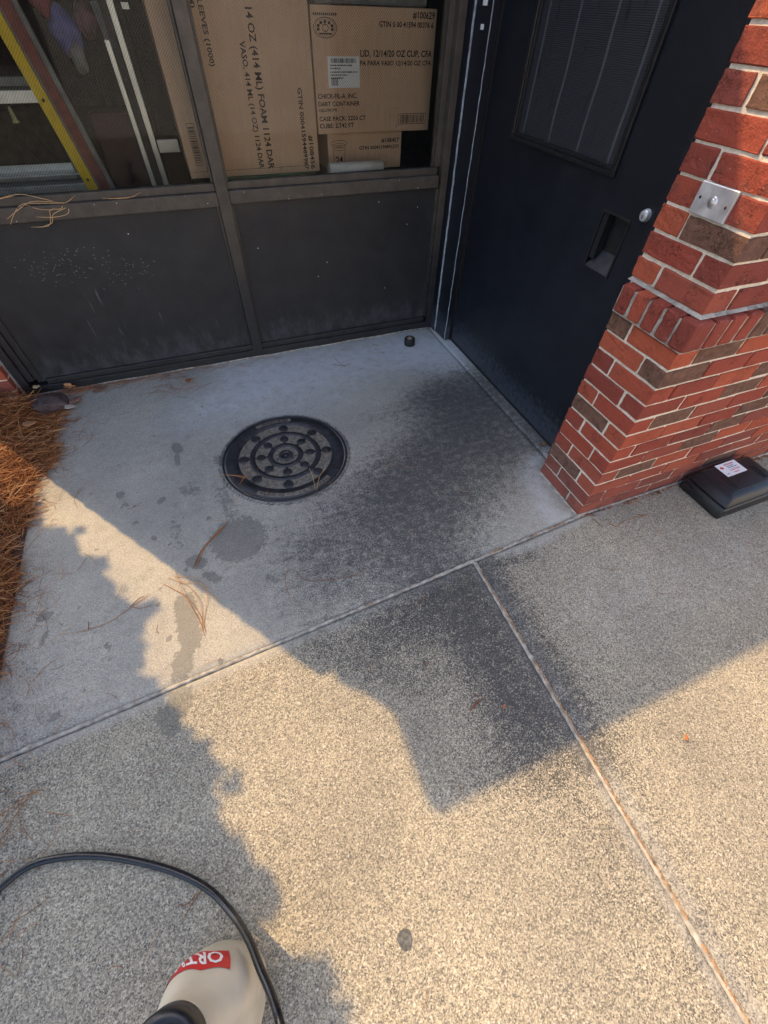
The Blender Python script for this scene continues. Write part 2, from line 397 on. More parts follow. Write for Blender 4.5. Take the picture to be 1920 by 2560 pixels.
DAMP=[(-1.47,0.4,-1.47,0.4,0.122,1),(-1.71,0.17,-1.7,-0.0,0.045,0.8),(-1.73,-0.05,-1.74,-0.09,0.04,0.8),(-1.75,-0.18,-1.76,-0.21,0.051,0.75),(-1.81,-0.22,-1.78,-0.27,0.023,1.2),(-2.13,-0.1,-2.12,-0.1,0.017,0.8),(-2.2,0.29,-2.18,0.29,0.019,0.9),(-2.18,0.22,-2.19,0.18,0.013,0.6),(-1.68,1.1,-1.67,1.06,0.023,1.1),(-1.68,1.02,-1.68,0.96,0.016,0.8),(-1.49,0.93,-1.47,0.89,0.037,0.6),(-1.66,0.76,-1.62,0.75,0.047,0.5),(-1.5,0.7,-1.48,0.55,0.059,0.45),(-1.66,0.35,-1.64,0.33,0.034,0.9),(-1.62,0.27,-1.58,0.23,0.026,0.6),(-1.94,0.83,-1.94,0.84,0.019,1),(-1.77,0.73,-1.76,0.74,0.017,0.9),(-1.92,0.77,-1.91,0.76,0.012,0.8),(-1.72,0.59,-1.71,0.45,0.04,0.4),(-1.25,0.25,-1.13,0.26,0.116,0.4),(-1.98,0.1,-1.97,0.08,0.009,0.9),(-1.88,0.64,-1.87,0.64,0.012,0.8),(-1.39,0.17,-1.36,0.14,0.015,0.7),(-1.81,0.53,-1.8,0.52,0.014,0.7),(-1.17,0.12,-1.12,0.18,0.113,0.35),(-1.97,1.54,-1.78,1.38,0.101,0.28),(-0.58,-1.2,-0.61,-1.25,0.01,0.6)]
PALE=[(-1.2,1.60,-0.13,1.55,0.30,0.75),(-0.13,1.55,0.11,1.48,0.16,0.9),(-1.6,1.3,-0.9,1.25,0.3,0.35),(-0.06,0.29,-0.11,0.06,0.08,0.55),(0.13,0.43,-0.0,0.36,0.037,0.6),(-0.05,1.27,0.04,1.29,0.089,0.5),(-1.49,1.37,-1.07,1.46,0.155,0.3),(-1.21,-0.135,-0.68,-0.10,0.022,0.3),(-0.51,-0.08,-0.18,-0.07,0.022,0.3),(-0.19,-0.4,0.53,-0.43,0.279,0.25)]  # pale patches, some painting brightness into the slab by the window
for _ in range(46):      # small drips
    DAMP.append((*( [random.uniform(-2.1,-1.2), random.uniform(-.15,1.4)]*2), random.uniform(.005,.013), random.uniform(.6,1.)))
def capsum(X, Y, L, hard=False):
    out = np.zeros_like(X)
    for x1, y1, x2, y2, r, a in L:
        dx, dy = x2-x1, y2-y1; q = dx*dx+dy*dy
        t = np.clip(((X-x1)*dx+(Y-y1)*dy)/q, 0, 1) if q > 1e-9 else 0
        d = np.hypot(X-x1-t*dx, Y-y1-t*dy)
        v = a*np.clip(1.35-d/r*.95, 0, 1) if hard else a*np.exp(-(d/r)**2)
        out = np.maximum(out, v) if hard else 1-(1-out)*(1-np.clip(v, 0, 1))
    return out
JY = lambda x: -0.0094+0.0725*x
JX = lambda y: -0.5705+0.0151*y
def axis(a, b, step, fine=(0, .003, .007, .013)):
    n = max(2, int(round((b-a-.026)/step))); mid = np.linspace(a+.013, b-.013, n+1)[1:-1]
    return np.concatenate([a+np.array(fine), mid, (b-np.array(fine))[::-1]])
def slab(name, fx, u, v, agg):
    """fx(u,v)->x,y ; u,v in metres-ish parameter axes (first/last = edges)"""
    U, V = np.meshgrid(u, v); X, Y = fx(U, V)
    du = np.minimum(U-u[0], u[-1]-U); dv = np.minimum(V-v[0], v[-1]-V); d = np.minimum(du, dv)
    Z = -.0055*np.exp(-(d/.0045)**2) + .0012*np.sin(X*3.1+Y*2.3)-.0012
    nv, nu = X.shape
    verts = np.stack([X, Y, Z], -1).reshape(-1, 3)
    idx = np.arange(nv*nu).reshape(nv, nu)
    F = np.stack([idx[:-1,:-1], idx[:-1,1:], idx[1:,1:], idx[1:,:-1]], -1).reshape(-1, 4).tolist()
    per = np.concatenate([idx[0,:], idx[1:,-1], idx[-1,-2::-1], idx[-2:0:-1,0]])
    low = verts[per].copy(); low[:,2] = -.04; b = len(verts); n = len(per)
    verts = np.vstack([verts, low])
    F += [[int(per[(i+1)%n]), int(per[i]), b+i, b+(i+1)%n] for i in range(n)]
    o = link(name, (verts.tolist(), F), M['concrete'], smooth=True)
    me = o.data; vx, vy = verts[:,0], verts[:,1]
    ringd = np.hypot(vx+1.167, vy-.838); ringm = np.exp(-((ringd-.322)/.010)**2)*.9
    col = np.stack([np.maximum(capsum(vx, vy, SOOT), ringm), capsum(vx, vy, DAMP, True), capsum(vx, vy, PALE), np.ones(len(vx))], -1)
    dd = np.concatenate([d.reshape(-1), np.zeros(n)])
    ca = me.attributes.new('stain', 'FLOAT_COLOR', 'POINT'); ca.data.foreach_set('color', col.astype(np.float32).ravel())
    spx = X.max()-X.min() if u[-1]-u[0] < 1.5 and u[0] == 0 else 1.0; spy = 1.8 if v[-1]-v[0] < 1.5 and v[0] == 0 else 1.0
    dm = np.minimum(du*spx, dv*spy).reshape(-1); dd = np.concatenate([dm, np.zeros(n)])
    ag = agg*(.35+.65*np.clip((dd-.012)/.03, 0, 1)) if agg > .5 else np.full(len(vx), agg)
    fa = me.attributes.new('agg', 'FLOAT', 'POINT'); fa.data.foreach_set('value', ag.astype(np.float32))
    return struct(o)
G = .0085
XL = -2.31
def alc(U, V): y0 = JY(U)+G; return U, y0 + (1.825-y0)*V
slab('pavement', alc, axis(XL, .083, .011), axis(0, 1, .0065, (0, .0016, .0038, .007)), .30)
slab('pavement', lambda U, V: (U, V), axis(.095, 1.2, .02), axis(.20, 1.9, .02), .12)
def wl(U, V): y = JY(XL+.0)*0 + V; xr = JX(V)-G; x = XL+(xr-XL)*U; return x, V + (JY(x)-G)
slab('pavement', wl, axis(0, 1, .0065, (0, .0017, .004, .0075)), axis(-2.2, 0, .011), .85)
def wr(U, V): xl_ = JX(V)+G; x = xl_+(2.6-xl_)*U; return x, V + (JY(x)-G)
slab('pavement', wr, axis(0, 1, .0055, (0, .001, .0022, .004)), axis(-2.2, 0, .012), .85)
# far pavement and bare earth to the horizon
bm = nb(); box(bm, -6, 12, -16, -2.24, -.06, -.003)
o = link('pavement', bm, M['concrete']); struct(o)
for nm, ty in (('stain', 'FLOAT_COLOR'), ('agg', 'FLOAT')):
    a = o.data.attributes.new(nm, ty, 'POINT')
    if nm == 'agg': a.data.foreach_set('value', np.full(len(o.data.vertices), .85, np.float32))
    else: a.data.foreach_set('color', np.tile([0,0,0,1], len(o.data.vertices)).astype(np.float32))
bm = nb(); bmesh.ops.create_grid(bm, x_segments=40, y_segments=40, size=150)
for v in bm.verts: v.co.z = -.045
struct(link('ground', bm, M['soil']))
# joint fillers: two pale lips with a rusty core, worn and uneven
def jfill(name, pts, w_, mat, z0, wob=.0012, seed=0):
    r = np.random.default_rng(seed); pts = np.array(pts, float); n = len(pts)
    d = np.gradient(pts, axis=0); d /= np.linalg.norm(d, axis=1)[:, None]; nn = np.stack([-d[:,1], d[:,0]], 1)
    V = []; F = []
    prof = [(-1, -.012), (-.75, 0), (0, .0012), (.75, 0), (1, -.012)]
    for i in range(n):
        jw = w_*(1+.25*r.standard_normal()*.6); jz = z0+wob*r.standard_normal(); off = wob*.6*r.standard_normal()
        for a, b in prof:
            q = pts[i]+nn[i]*(a*jw+off); V.append((q[0], q[1], jz+b))
    for i in range(n-1):
        for k in range(4): F.append((i*5+k, i*5+k+1, i*5+5+k+1, i*5+5+k))
    return struct(link(name, (V, F), mat, smooth=True))
xs = np.linspace(XL, 2.4, 420); jfill('joint_filler', [(x, JY(x)+.0018) for x in xs], .0072, M['filler2'], -.0025, seed=1)
ys = np.linspace(-2.2, JY(-.57)-.008, 260); jfill('joint_filler', [(JX(y), y) for y in ys], .0080, M['filler2'], -.0008, .0014, 2)
def chips(pts, mat, name, prob, w_, z, seed):
    r = np.random.default_rng(seed); V = []; F = []; on_ = False
    for i in range(len(pts)-1):
        if r.random() < .12: on_ = r.random() < prob
        if not on_: continue
        a, b = np.array(pts[i]), np.array(pts[i+1]); d = b-a; nn = np.array([-d[1], d[0]])/np.linalg.norm(d)
        o1, o2 = r.normal(0, .0012, 2); ww = w_*r.uniform(.5, 1.2); k = len(V)
        for p, o_ in ((a, o1), (b, o2)):
            V += [(*(p+nn*(o_-ww)), z), (*(p+nn*(o_+ww)), z)]
        F.append((k, k+1, k+3, k+2))
    return struct(link(name, (V, F), mat))
chips([(JX(y)+.001, y) for y in np.linspace(-2.2, -.06, 420)], M['filler'], 'joint_rust', .85, .0030, .0026, 3)
chips([(x, JY(x)) for x in np.linspace(-1.5, .0, 300)], M['filler'], 'joint_rust', .45, .0032, .0008, 4)

# ------------------------------------------------------------------ brickwork
def bricks_obj(name, blist, parent, bev=.0028, dark=None, jit=.0012, seg=2, seed=1):
    """blist: (x0,x1,y0,y1,z0,z1,isdark)"""
    r = random.Random(seed); bm = nb(); lay = bm.verts.layers.float_color.new('tint')
    for b in blist:
        j = [r.uniform(-jit, jit) for _ in range(6)]
        k = len(bm.verts)
        gg = box(bm, b[0]+j[0], b[1]+j[1]*.5, b[2]+j[2], b[3]+j[3]*.5, b[4]+j[4]*.6, b[5]+j[5]*.6, bev, seg)
        c = (r.random(), 1.0*b[6], r.random(), 1)
        for v in gg:
            v[lay] = c; v.co += Vector((r.uniform(-1,1), r.uniform(-1,1), r.uniform(-1,1)))*.0013
    ed = [e for e in bm.edges if e.calc_length() > .03]
    bmesh.ops.subdivide_edges(bm, edges=ed, cuts=4, use_grid_fill=True)
    for v in bm.verts:
        q = v.co; nz_ = mnoise.noise(q*55+Vector((seed*7, 0, 0))); n2 = mnoise.noise(q*150)
        v.co = q+v.normal*(.0015*nz_+.0008*n2)+Vector((mnoise.noise(q*70+Vector((9,0,0))), mnoise.noise(q*70+Vector((0,9,0))), mnoise.noise(q*70+Vector((0,0,9)))))*.0014
    return link(name, bm, M['brick'], parent, smooth=False)
H_, T_ = .0677, .0095
def pier_courses(x, y, z, n, pitch, xend, ylen, parity0, darkL, darkF, seed):
    r = random.Random(seed); out = []; L = .2032; w1 = .0921; st = .1937
    for k in range(n):
        z0 = z+k*pitch+T_/2; z1 = z+(k+1)*pitch-T_/2; par = (k+parity0) % 2
        if par == 0:
            out.append((x, x+st, y, y+w1, z0, z1, (k,'o') in darkL)); out.append((x, x+w1, y+.1016, y+ylen, z0, z1, (k,'i') in darkL)); sx = x+L
        else:
            out.append((x, x+w1, y, y+st, z0, z1, (k,'o') in darkL)); out.append((x, x+w1, y+L, y+ylen, z0, z1, (k,'i') in darkL)); sx = x+.1016
        q = 0
        while sx < xend:
            out.append((sx, min(sx+st, xend), y, y+w1, z0, z1, (k, q) in darkF or ((k, q) not in ((0,0),) and r.random() < .13))); sx += L; q += 1
    return out
pier = E('brick_pier', 'red brick wall end with a projecting course at waist height beside the black door', 'brick wall', (0, 0, 0))
lower = pier_courses(0, 0, -.009, 12, H_, 1.9, .295, 0, {(2,'i'), (6,'i'), (10,'o'), (11,'i')}, {(4, 1), (7, 0), (8, 1), (6, 2)}, 5)
bricks_obj('lower_courses', lower, pier, seed=2, jit=.0022)
bm = nb(); box(bm, .0045, 1.9, .0045, .2905, -.05, .803); box(bm, .034, 1.9, .024, .31, .803, 2.9)
link('mortar_bed', bm, M['mortar'], pier)
row = []; 
yy = .052
row.append((-.014, .062, -.014, .046, .806, .897, 0))
for i in range(4): row.append((-.014, .08, yy+i*.0622, yy+i*.0622+.0535, .806, .897, 0))
xx = .071
for i in range(27): row.append((xx+i*.0677, xx+i*.0677+.0585, -.014, .08, .806, .897, i in (3, 4, 9, 15, 16)))
bricks_obj('projecting_course', row, pier, bev=.009, jit=.0015, seg=3, seed=3)
bm = nb(); box(bm, -.008, 1.9, -.008, .295, .803, .8875)
for a, b_ in (((.0, 0), (1.9, .03)),): pass
v = [bm.verts.new(p) for p in [(.016,.008,.8985),(1.9,.008,.8985),(1.9,.022,.9055),(.032,.022,.9055),(.032,.31,.9055),(.016,.31,.8985)]]
bm.faces.new((v[0],v[1],v[2],v[3])); bm.faces.new((v[0],v[3],v[4],v[5]))
link('weathered_mortar_bed', bm, M['filler2'], pier)
upper = pier_courses(.03, .02, .9015, 29, .0689, 1.9, .297, 1, {(2,'o'), (6,'o'), (9,'i'), (12,'o')}, {(1, 0), (2, 0)}, 9)
bricks_obj('upper_courses', upper, pier, seed=4, jit=.0022)
# caulk bead at the pier foot
bm = nb(); tube(bm, catmull([(-.004,.30,.0),(-.005,.15,.001),(-.006,0,.0),(.002,-.005,.001),(.4,-.006,.001),(.9,-.006,.001),(1.8,-.006,.0)], 8), .006, 6)
link('foot_bead', bm, M['filler2'], pier, True)

lp = E('brick_pier', 'narrow red brick pier at the far left end of the dark window frame', 'brick wall', (-2.44, 1.76, 0))
bl = []
for k in range(-1, 41):
    z0 = k*H_+.005; z1 = (k+1)*H_-.005
    if k % 2: rows = [(-.194, 0), (-.32, -.203)]
    else: rows = [(-.092, 0), (-.296, -.102)]
    for a, b_ in rows: bl.append((a, b_, 0, .092, z0, z1, random.random() < .15))
    bl.append((-.092, 0, .102, .2, z0, z1, random.random() < .15))
bricks_obj('brick_courses', bl, lp, seed=6)
bm = nb(); box(bm, -.317, -.0045, .0045, .25, -.08, 2.8); link('mortar_bed', bm, M['mortar'], lp)
bm = nb(); tube(bm, [(.002, .055, z) for z in np.linspace(0, 2.6, 30)], .011, 8); link('caulk_bead', bm, M['caulk'], lp, True)

# ------------------------------------------------------------------ building shell (unseen roof outlined to cast the shade; dark storeroom behind the glass)
sh = E('shop_building', 'low brick shop building with dark storeroom behind the window', 'building', (0, 3, 0))
def shpart(name, bm, mat): 
    bmesh.ops.translate(bm, verts=bm.verts, vec=(0, -3, 0)); return link(name, bm, mat, sh)
bm = nb()
def slabpoly(bm, poly, z0, z1_):
    tp = [bm.verts.new((x, y, z1_)) for x, y in poly]; bt = [bm.verts.new((x, y, z0)) for x, y in poly]
    bm.faces.new(tp); bm.faces.new(bt[::-1])
    for i in range(len(poly)): j = (i+1) % len(poly); bm.faces.new((tp[i], bt[i], bt[j], tp[j]))
slabpoly(bm, [(-2.906,1.781),(-2.908,2.115),(-2.99,2.165),(-3.05,2.21),(-3.05,5.4),(.03,5.4),(.03,1.835)], 3.46, 3.5)
slabpoly(bm, [(.032,.016),(.032,5.4),(6,5.4),(6,.016)], 2.95, 3.0)
bmesh.ops.recalc_face_normals(bm, faces=bm.faces); shpart('roof', bm, M['roof'])
bm = nb(); box(bm, -2.76, .03, 1.838, 2.0, 2.45, 3.459); box(bm, .034, 6, .32, .4, 2.3, 2.948); shpart('upper_wall', bm, M['mortar'])
bm = nb(); box(bm, -2.76, -2.70, 2.01, 5.2, -.04, 3.459); box(bm, -2.70, 6, 5.0, 5.2, -.04, 2.948); box(bm, -2.70, .03, 5.0, 5.2, 2.949, 3.459); box(bm, .26, .33, 1.86, 5.0, -.04, 2.948); box(bm, -.04, .03, 2.01, 5.0, 2.6, 3.459); box(bm, .35, 1.9, .33, .40, -.04, 2.3)
shpart('side_wall', bm, M['dark'])
bm = nb(); box(bm, -2.69, .25, 1.90, 5.0, -.035, .01); shpart('storeroom_floor', bm, M['dark'])

ob = E('bounce_building', 'unseen white building added across the yard to bounce warm light', 'building', (3.5, -5.2, 0))  # unseen, added to bounce warm light onto the brick and window wall
bm = nb(); box(bm, -6, 7, -4, 0, 0, 4.6); link('wall', bm, simple('white_render', (.80, .78, .74), .8, 0, .04, 3), ob)
bm = nb(); box(bm, -6.1, 7.1, -4.1, .1, 4.602, 4.75); link('roof', bm, M['roof'], ob)

# ------------------------------------------------------------------ storefront window wall
B = 1.812
win = E('storefront_window', 'dark bronze framed window over two dull metal kick panels with cardboard boxes behind', 'window', (-1.15, B, 0))
def wp(name, bm, mat, smooth=False):
    bmesh.ops.translate(bm, verts=bm.verts, vec=(1.15, -B, 0)); return link(name, bm, mat, win, smooth)
bm = nb(); box(bm, -2.425, .108, B-.012, B+.05, .0, .047, .002); box(bm, -2.30, .046, B-.002, B+.05, .0475, .078, .003)
wp('bottom_rail', bm, M['bronze'])
bm = nb(); box(bm, -2.384, -1.1485, B-.014, B+.045, .806, .862, .003); box(bm, -1.0905, .0455, B-.014, B+.045, .812, .866, .003)
wp('sill_rail', bm, M['bronze'])
bm = nb(); box(bm, -2.36, -1.1485, B+.012, B+.05, .8625, .892, .002); box(bm, -1.0905, .0455, B+.012, B+.05, .8665, .896, .002)
wp('glazing_bead', bm, M['bronze'])
bm = nb(); box(bm, -1.148, -1.091, B-.018, B+.06, .0478, 2.45, .003)
wp('mullion', bm, M['bronze'])
bm = nb()
for a, b_ in ((-1.160, -1.149), (-1.090, -1.079)): box(bm, a, b_, B+.006, B+.05, .079, .805, .0015); box(bm, a, b_, B+.012, B+.05, .8965, 2.44, .0015)
wp('mullion_stop', bm, M['bronze'])
bm = nb(); box(bm, -2.425, -2.385, B-.02, B+.06, .0478, 2.45, .003); box(bm, -2.384, -2.352, B-.004, B+.05, .079, .805, .002)
box(bm, -2.351, -2.318, B+.008, B+.05, .079, .805, .002); wp('left_jamb', bm, M['bronze'])
bm = nb(); box(bm, .060, .098, B-.02, B+.06, .0478, 2.45, .002); box(bm, .046, .0595, B+.004, B+.05, .079, .805, .0015); box(bm, .030, .0595, B+.02, B+.05, .897, 2.44, .002); box(bm, .012, .0295, B+.03, B+.05, .897, 2.44, .001)
wp('right_jamb', bm, M['bronze'])
for a, b_ in ((-2.345, -1.152), (-1.088, .046)):
    bm = nb(); box(bm, a, b_, B+.016, B+.03, .06, .806); wp('kick_panel', bm, M['panel'])
    bm = nb(); box(bm, a, b_, B+.034, B+.040, .885, 2.45); wp('glass_pane', bm, M['glass'])
    bm = nb(); rect(bm, (0, B+.026, 0), (1,0,0), (0,0,1), a, b_, .885, 2.45); wp('insect_screen', bm, M['screen'])
bm = nb(); tube(bm, [(-2.42+i*.1, B-.013, .003+.002*math.sin(i*1.7)) for i in range(26)], .005, 6); wp('sealant_bead', bm, M['filler2'], True)
bm = nb()       # paint flecks and chipped spots on the sill
for i in range(20):
    x = random.uniform(-2.2, .04); y = random.choice((B-.0155, )); z = random.uniform(.81, .86)
    s = random.uniform(.0008, .0022); rect(bm, (x, y, z), (1,0,0), (0,0,1), 0, s*random.uniform(1,2.5), 0, s)
for i in range(26):
    s = random.uniform(.0012, .004); rect(bm, (random.uniform(-2.2, .04), B+random.uniform(-.01,.008), .8635 if random.random()<.5 else .8675), (1,0,0), (0,1,0), 0, s*2, 0, s)
for x, z in ((-.62,.49),(-.68,.42),(-.30,.76),(-.06,.72),(-1.0,.6),(-.25,.3),(-.12,.64),(-1.6,.72)): rect(bm, (x, B+.0155, z), (1,0,0), (0,0,1), 0, .004, 0, .004)
wp('paint_fleck', bm, M['white'])

# ------------------------------------------------------------------ door frame post and door
DX = .159
fr = E('door_frame', 'dark metal door frame post with pale sealant edges in the corner', 'door frame', (.112, 1.68, 0))
def fp(name, bm, mat, smooth=False):
    bmesh.ops.translate(bm, verts=bm.verts, vec=(-.112, -1.68, 0)); return link(name, bm, mat, fr, smooth)
bm = nb(); box(bm, .112, .24, 1.602, 1.744, .004, 2.4, .002); box(bm, .125, .24, 1.744, 1.87, .004, 2.4); fp('post', bm, M['door'])
bm = nb(); box(bm, .100, .1245, 1.745, 1.80, .004, 2.4); fp('filler_strip', bm, M['door'])
bm = nb()
for xx_, yy_ in ((.107, 1.742), (.113, 1.601)):
    tube(bm, [(xx_+random.uniform(-.0012,.0012), yy_+random.uniform(-.001,.001), z) for z in np.linspace(.006, 2.38, 60)], .0055 if yy_ > 1.7 else .0026, 6)
fp('sealant_edge', bm, M['caulk'], True)
bm = nb(); box(bm, .148, .24, 1.588, 1.6015, .004, 2.4); fp('door_stop', bm, M['rubber'])
bm = nb(); box(bm, .1095, .1118, 1.648, 1.682, 1.462, 1.482); box(bm, .1095, .1118, 1.652, 1.676, 1.395, 1.411); fp('bare_spot', bm, M['white'])
bm = nb(); box(bm, .112, .24, .297, .392, .004, 2.4, .002); box(bm, .112, .24, .393, 1.60, 2.16, 2.4); fp('post', bm, M['door'])

dr = E('door', 'black metal door with a louvred screen window and recessed pull', 'door', (DX, 1.0, 0))
def dp(name, bm, mat, smooth=False, parent=None):
    bmesh.ops.translate(bm, verts=bm.verts, vec=(-DX, -1.0, 0)); return link(name, bm, mat, parent or dr, smooth)
y0, y1, z1 = .397, 1.585, 2.15
LY0, LY1, LZ0, LZ1 = .663, 1.345, 1.085, 1.93; HY0, HY1, HZ0, HZ1 = .522, .656, .806, .99
bm = nb()
ysx = [y0, HY0, HY1, LY0+.02, LY1-.02, y1]; zs = [.014, HZ0, HZ1, LZ0+.02, LZ1-.02, z1]
vg = {}
def gv(i, j):
    if (i, j) not in vg: vg[(i, j)] = bm.verts.new((DX, ysx[i], zs[j]))
    return vg[(i, j)]
for i in range(5):
    for j in range(5):
        if (i == 1 and j == 1) or (i == 3 and j == 3): continue
        bm.faces.new((gv(i, j), gv(i+1, j), gv(i+1, j+1), gv(i, j+1)))
for (a, b_) in (((y0, .014), (y1, .014)), ((y1, .014), (y1, z1)), ((y1, z1), (y0, z1)), ((y0, z1), (y0, .014)), ((HY0, HZ0), (HY1, HZ0)), ((HY1, HZ0), (HY1, HZ1)), ((HY1, HZ1), (HY0, HZ1)), ((HY0, HZ1), (HY0, HZ0))):
    bm.faces.new([bm.verts.new(p) for p in ((DX, *a), (DX, *b_), (DX+.045, *b_), (DX+.045, *a))])
bmesh.ops.remove_doubles(bm, verts=bm.verts, dist=1e-5); bmesh.ops.recalc_face_normals(bm, faces=bm.faces)
dp('door_leaf', bm, M['door'])
def ring(bm, a0, a1, b0, b1, t, x0, x1, bev=.001):
    box(bm, x0, x1, a0, a1, b0, b0+t, bev); box(bm, x0, x1, a0, a1, b1-t, b1, bev); box(bm, x0, x1, a0, a0+t, b0+t, b1-t, bev); box(bm, x0, x1, a1-t, a1, b0+t, b1-t, bev)
bm = nb(); ring(bm, LY0, LY1, LZ0, LZ1, .016, DX-.012, DX-.0005, .003); ring(bm, LY0+.0165, LY1-.0165, LZ0+.0165, LZ1-.0165, .012, DX-.007, DX+.012, .002)
lf = dp('lite_frame', bm, M['plastic'])
bm = nb(); rect(bm, (DX+.006, 0, 0), (0,1,0), (0,0,1), LY0+.028, LY1-.028, LZ0+.028, LZ1-.028); dp('louvre_screen', bm, M['louvre'])
hb = nb(); ring(hb, HY0-.006, HY1+.006, HZ0-.006, HZ1+.006, .008, DX-.004, DX-.0004, .0012)
box(hb, DX+.040, DX+.0445, HY0+.001, HY1-.001, HZ0+.001, HZ1-.001); box(hb, DX+.002, DX+.039, HY1-.028, HY1-.002, HZ0+.03, HZ1-.002)
hh = dp('pull_recess', hb, M['rubber'])
bm = nb(); v = [bm.verts.new(p) for p in [(DX-.003,HY0+.003,HZ0+.002),(DX-.003,HY1-.003,HZ0+.002),(DX+.0395,HY1-.03,HZ0+.058),(DX+.0395,HY0+.018,HZ0+.058)]]; bm.faces.new(v)
dp('recess_floor', bm, simple('lighter_black_plastic', (.040,.042,.046), .4), parent=hh).location = (0, 0, 0)  # recess floor in a lighter black than the pocket
bm = nb(); lathe(bm, [(0, .016), (.0125, .016), (.0155, .0145), (.0175, .010), (.0195, .0), ], 0, 0, 32)
bmesh.ops.rotate(bm, verts=bm.verts, cent=(0,0,0), matrix=Matrix.Rotation(-math.pi/2, 3, 'Y')); bmesh.ops.translate(bm, verts=bm.verts, vec=(DX, .466, 1.025))
lk = dp('lock_cylinder', bm, M['steel'], True)
bm = nb(); box(bm, DX-.0168, DX-.0158, .4645, .4675, 1.016, 1.027); lathe(bm, [(0,.0004),(.0035,.0004)], 0, 0, 12); 
dp('keyway', bm, M['rubber'], parent=lk)
bm = nb(); box(bm, DX-.004, DX+.03, y0+.01, y1-.01, .003, .0135, .001); dp('sweep_seal', bm, M['rubber'])

# button plate on the pier
pl = E('button_plate', 'scratched stainless steel plate with a round push button on the brick', 'button plate', (.03, .165, 1.144))
bm = nb(); box(bm, -.0065, .004, -.058, .058, -.036, .036, .003, 3); link('plate', bm, M['steel'], pl)
bm = nb(); lathe(bm, [(0,.0125),(.0085,.012),(.0095,.010),(.0095,.0065)], 0, 0, 28); bmesh.ops.rotate(bm, verts=bm.verts, cent=(0,0,0), matrix=Matrix.Rotation(-math.pi/2, 3, 'Y'))
bt_ = link('push_button', bm, M['alu'], pl, True)
bm = nb(); lathe(bm, [(.0096,.0085),(.0135,.0078),(.0135,.0060)], 0, 0, 28); bmesh.ops.rotate(bm, verts=bm.verts, cent=(0,0,0), matrix=Matrix.Rotation(-math.pi/2, 3, 'Y')); link('bezel', bm, M['steel'], pl, True)
for y, z, m_ in ((.042, .002, 'rubber'), (-.043, -.002, 'rust')):
    bm = nb(); lathe(bm, [(0,.0072),(.0036,.0070),(.0036,.006)], 0, 0, 14); bmesh.ops.rotate(bm, verts=bm.verts, cent=(0,0,0), matrix=Matrix.Rotation(-math.pi/2, 3, 'Y')); bmesh.ops.translate(bm, verts=bm.verts, vec=(0, y, z)); link('screw', bm, M[m_], pl, True)
bm = nb()
P_ = [(.020,.018),(.021,.009),(.023,-.006)]
for a, b_ in zip(P_, P_[1:]): tube(bm, [(-.0068, a[0], a[1]), (-.0068, b_[0], b_[1])], .0005, 4)
for q in ((.018,.021,.022,.018),(.024,.021,.022,.018)): tube(bm, [(-.0068, q[0], q[1]), (-.0068, q[2], q[3])], .0005, 4)
link('scratched_mark', bm, M['white'], pl)

# ------------------------------------------------------------------ floor bits: door stop bumper, manhole, bait box
bp = E('door_bumper', 'small round black rubber door stop with a tan screw head on the slab', 'door stop', (-.137, 1.63, 0))
bm = nb(); lathe(bm, [(.034,.0),(.036,.004),(.036,.040),(.033,.046),(.024,.047),(.022,.043),(0,.043)], 0, 0, 40); link('rubber_ring', bm, M['rubber'], bp, True)
bm = nb(); lathe(bm, [(.0215,.0432),(.0215,.0455),(.011,.046),(.011,.051),(.006,.053),(0,.053)], 0, 0, 24); link('screw', bm, M['tan'], bp, True)

mh = E('manhole_cover', 'round black cast iron cover with raised rings and studs set in the slab', 'manhole cover', (-1.167, .838, 0))
zt = .006
bm = nb(); lathe(bm, [(.313,-.01),(.3125,.0035),(.310,.0045),(.303,.0045),(.3015,.002),(.3015,-.004)], 0, 0, 128); link('rim', bm, M['iron'], mh, True)
bm = nb(); lathe(bm, [(.2965,-.004),(.2955,.0045),(.294,zt),(.236,zt),(.233,zt-.0045),(.178,zt-.0045),(.176,zt-.0005),(.154,zt-.0005),(.152,zt-.0045),(.088,zt-.0045),(.086,zt-.0003),(.065,zt-.0003),(.063,zt-.0045),(.036,zt-.0045),(.034,zt),(.019,zt),(.017,zt-.003),(.009,zt-.003),(.008,zt),(0,zt)], 0, 0, 128)
cover = link('cover_plate', bm, M['iron'], mh, True)
bm = nb()
def annulus(bm, r0, r1, z, a0=0, a1=2*math.pi, n=128):
    A = [bm.verts.new((r0*math.cos(a0+(a1-a0)*i/n), r0*math.sin(a0+(a1-a0)*i/n), z)) for i in range(n+1)]; B2 = [bm.verts.new((r1*math.cos(a0+(a1-a0)*i/n), r1*math.sin(a0+(a1-a0)*i/n), z)) for i in range(n+1)]
    for i in range(n): bm.faces.new((A[i], B2[i], B2[i+1], A[i+1]))
for r0, r1 in ((.0365,.0625),(.0885,.1515),(.1785,.2325)): annulus(bm, r0, r1, zt-.0041)
annulus(bm, .262, .286, zt+.0004, 1.25, 1.95, 30); annulus(bm, .262, .286, zt+.0004, 4.0, 5.35, 50)
link('packed_dirt', bm, M['irond'], mh)
def dots(rad, n, r, nm, h):
    for i in range(n):
        a = math.radians(81+i*45); bm = nb()
        lathe(bm, [(r,zt-.0044),(r*.97,zt+h),(r*.9,zt+h+.0007),(0,zt+h+.0007)], rad*math.cos(a), rad*math.sin(a), 28); link(nm, bm, M['iron'], mh, True)
def webs(r0, r1, w_, nm):
    for i in range(8):
        a = math.radians(81+i*45); bm = nb(); box(bm, r0, r1, -w_/2, w_/2, zt-.0043, zt-.0018, .001, 1)
        bmesh.ops.rotate(bm, verts=bm.verts, cent=(0,0,0), matrix=Matrix.Rotation(a, 3, 'Z')); link(nm, bm, M['iron'], mh)
webs(.174, .238, .017, 'radial_web'); webs(.084, .156, .013, 'radial_web')
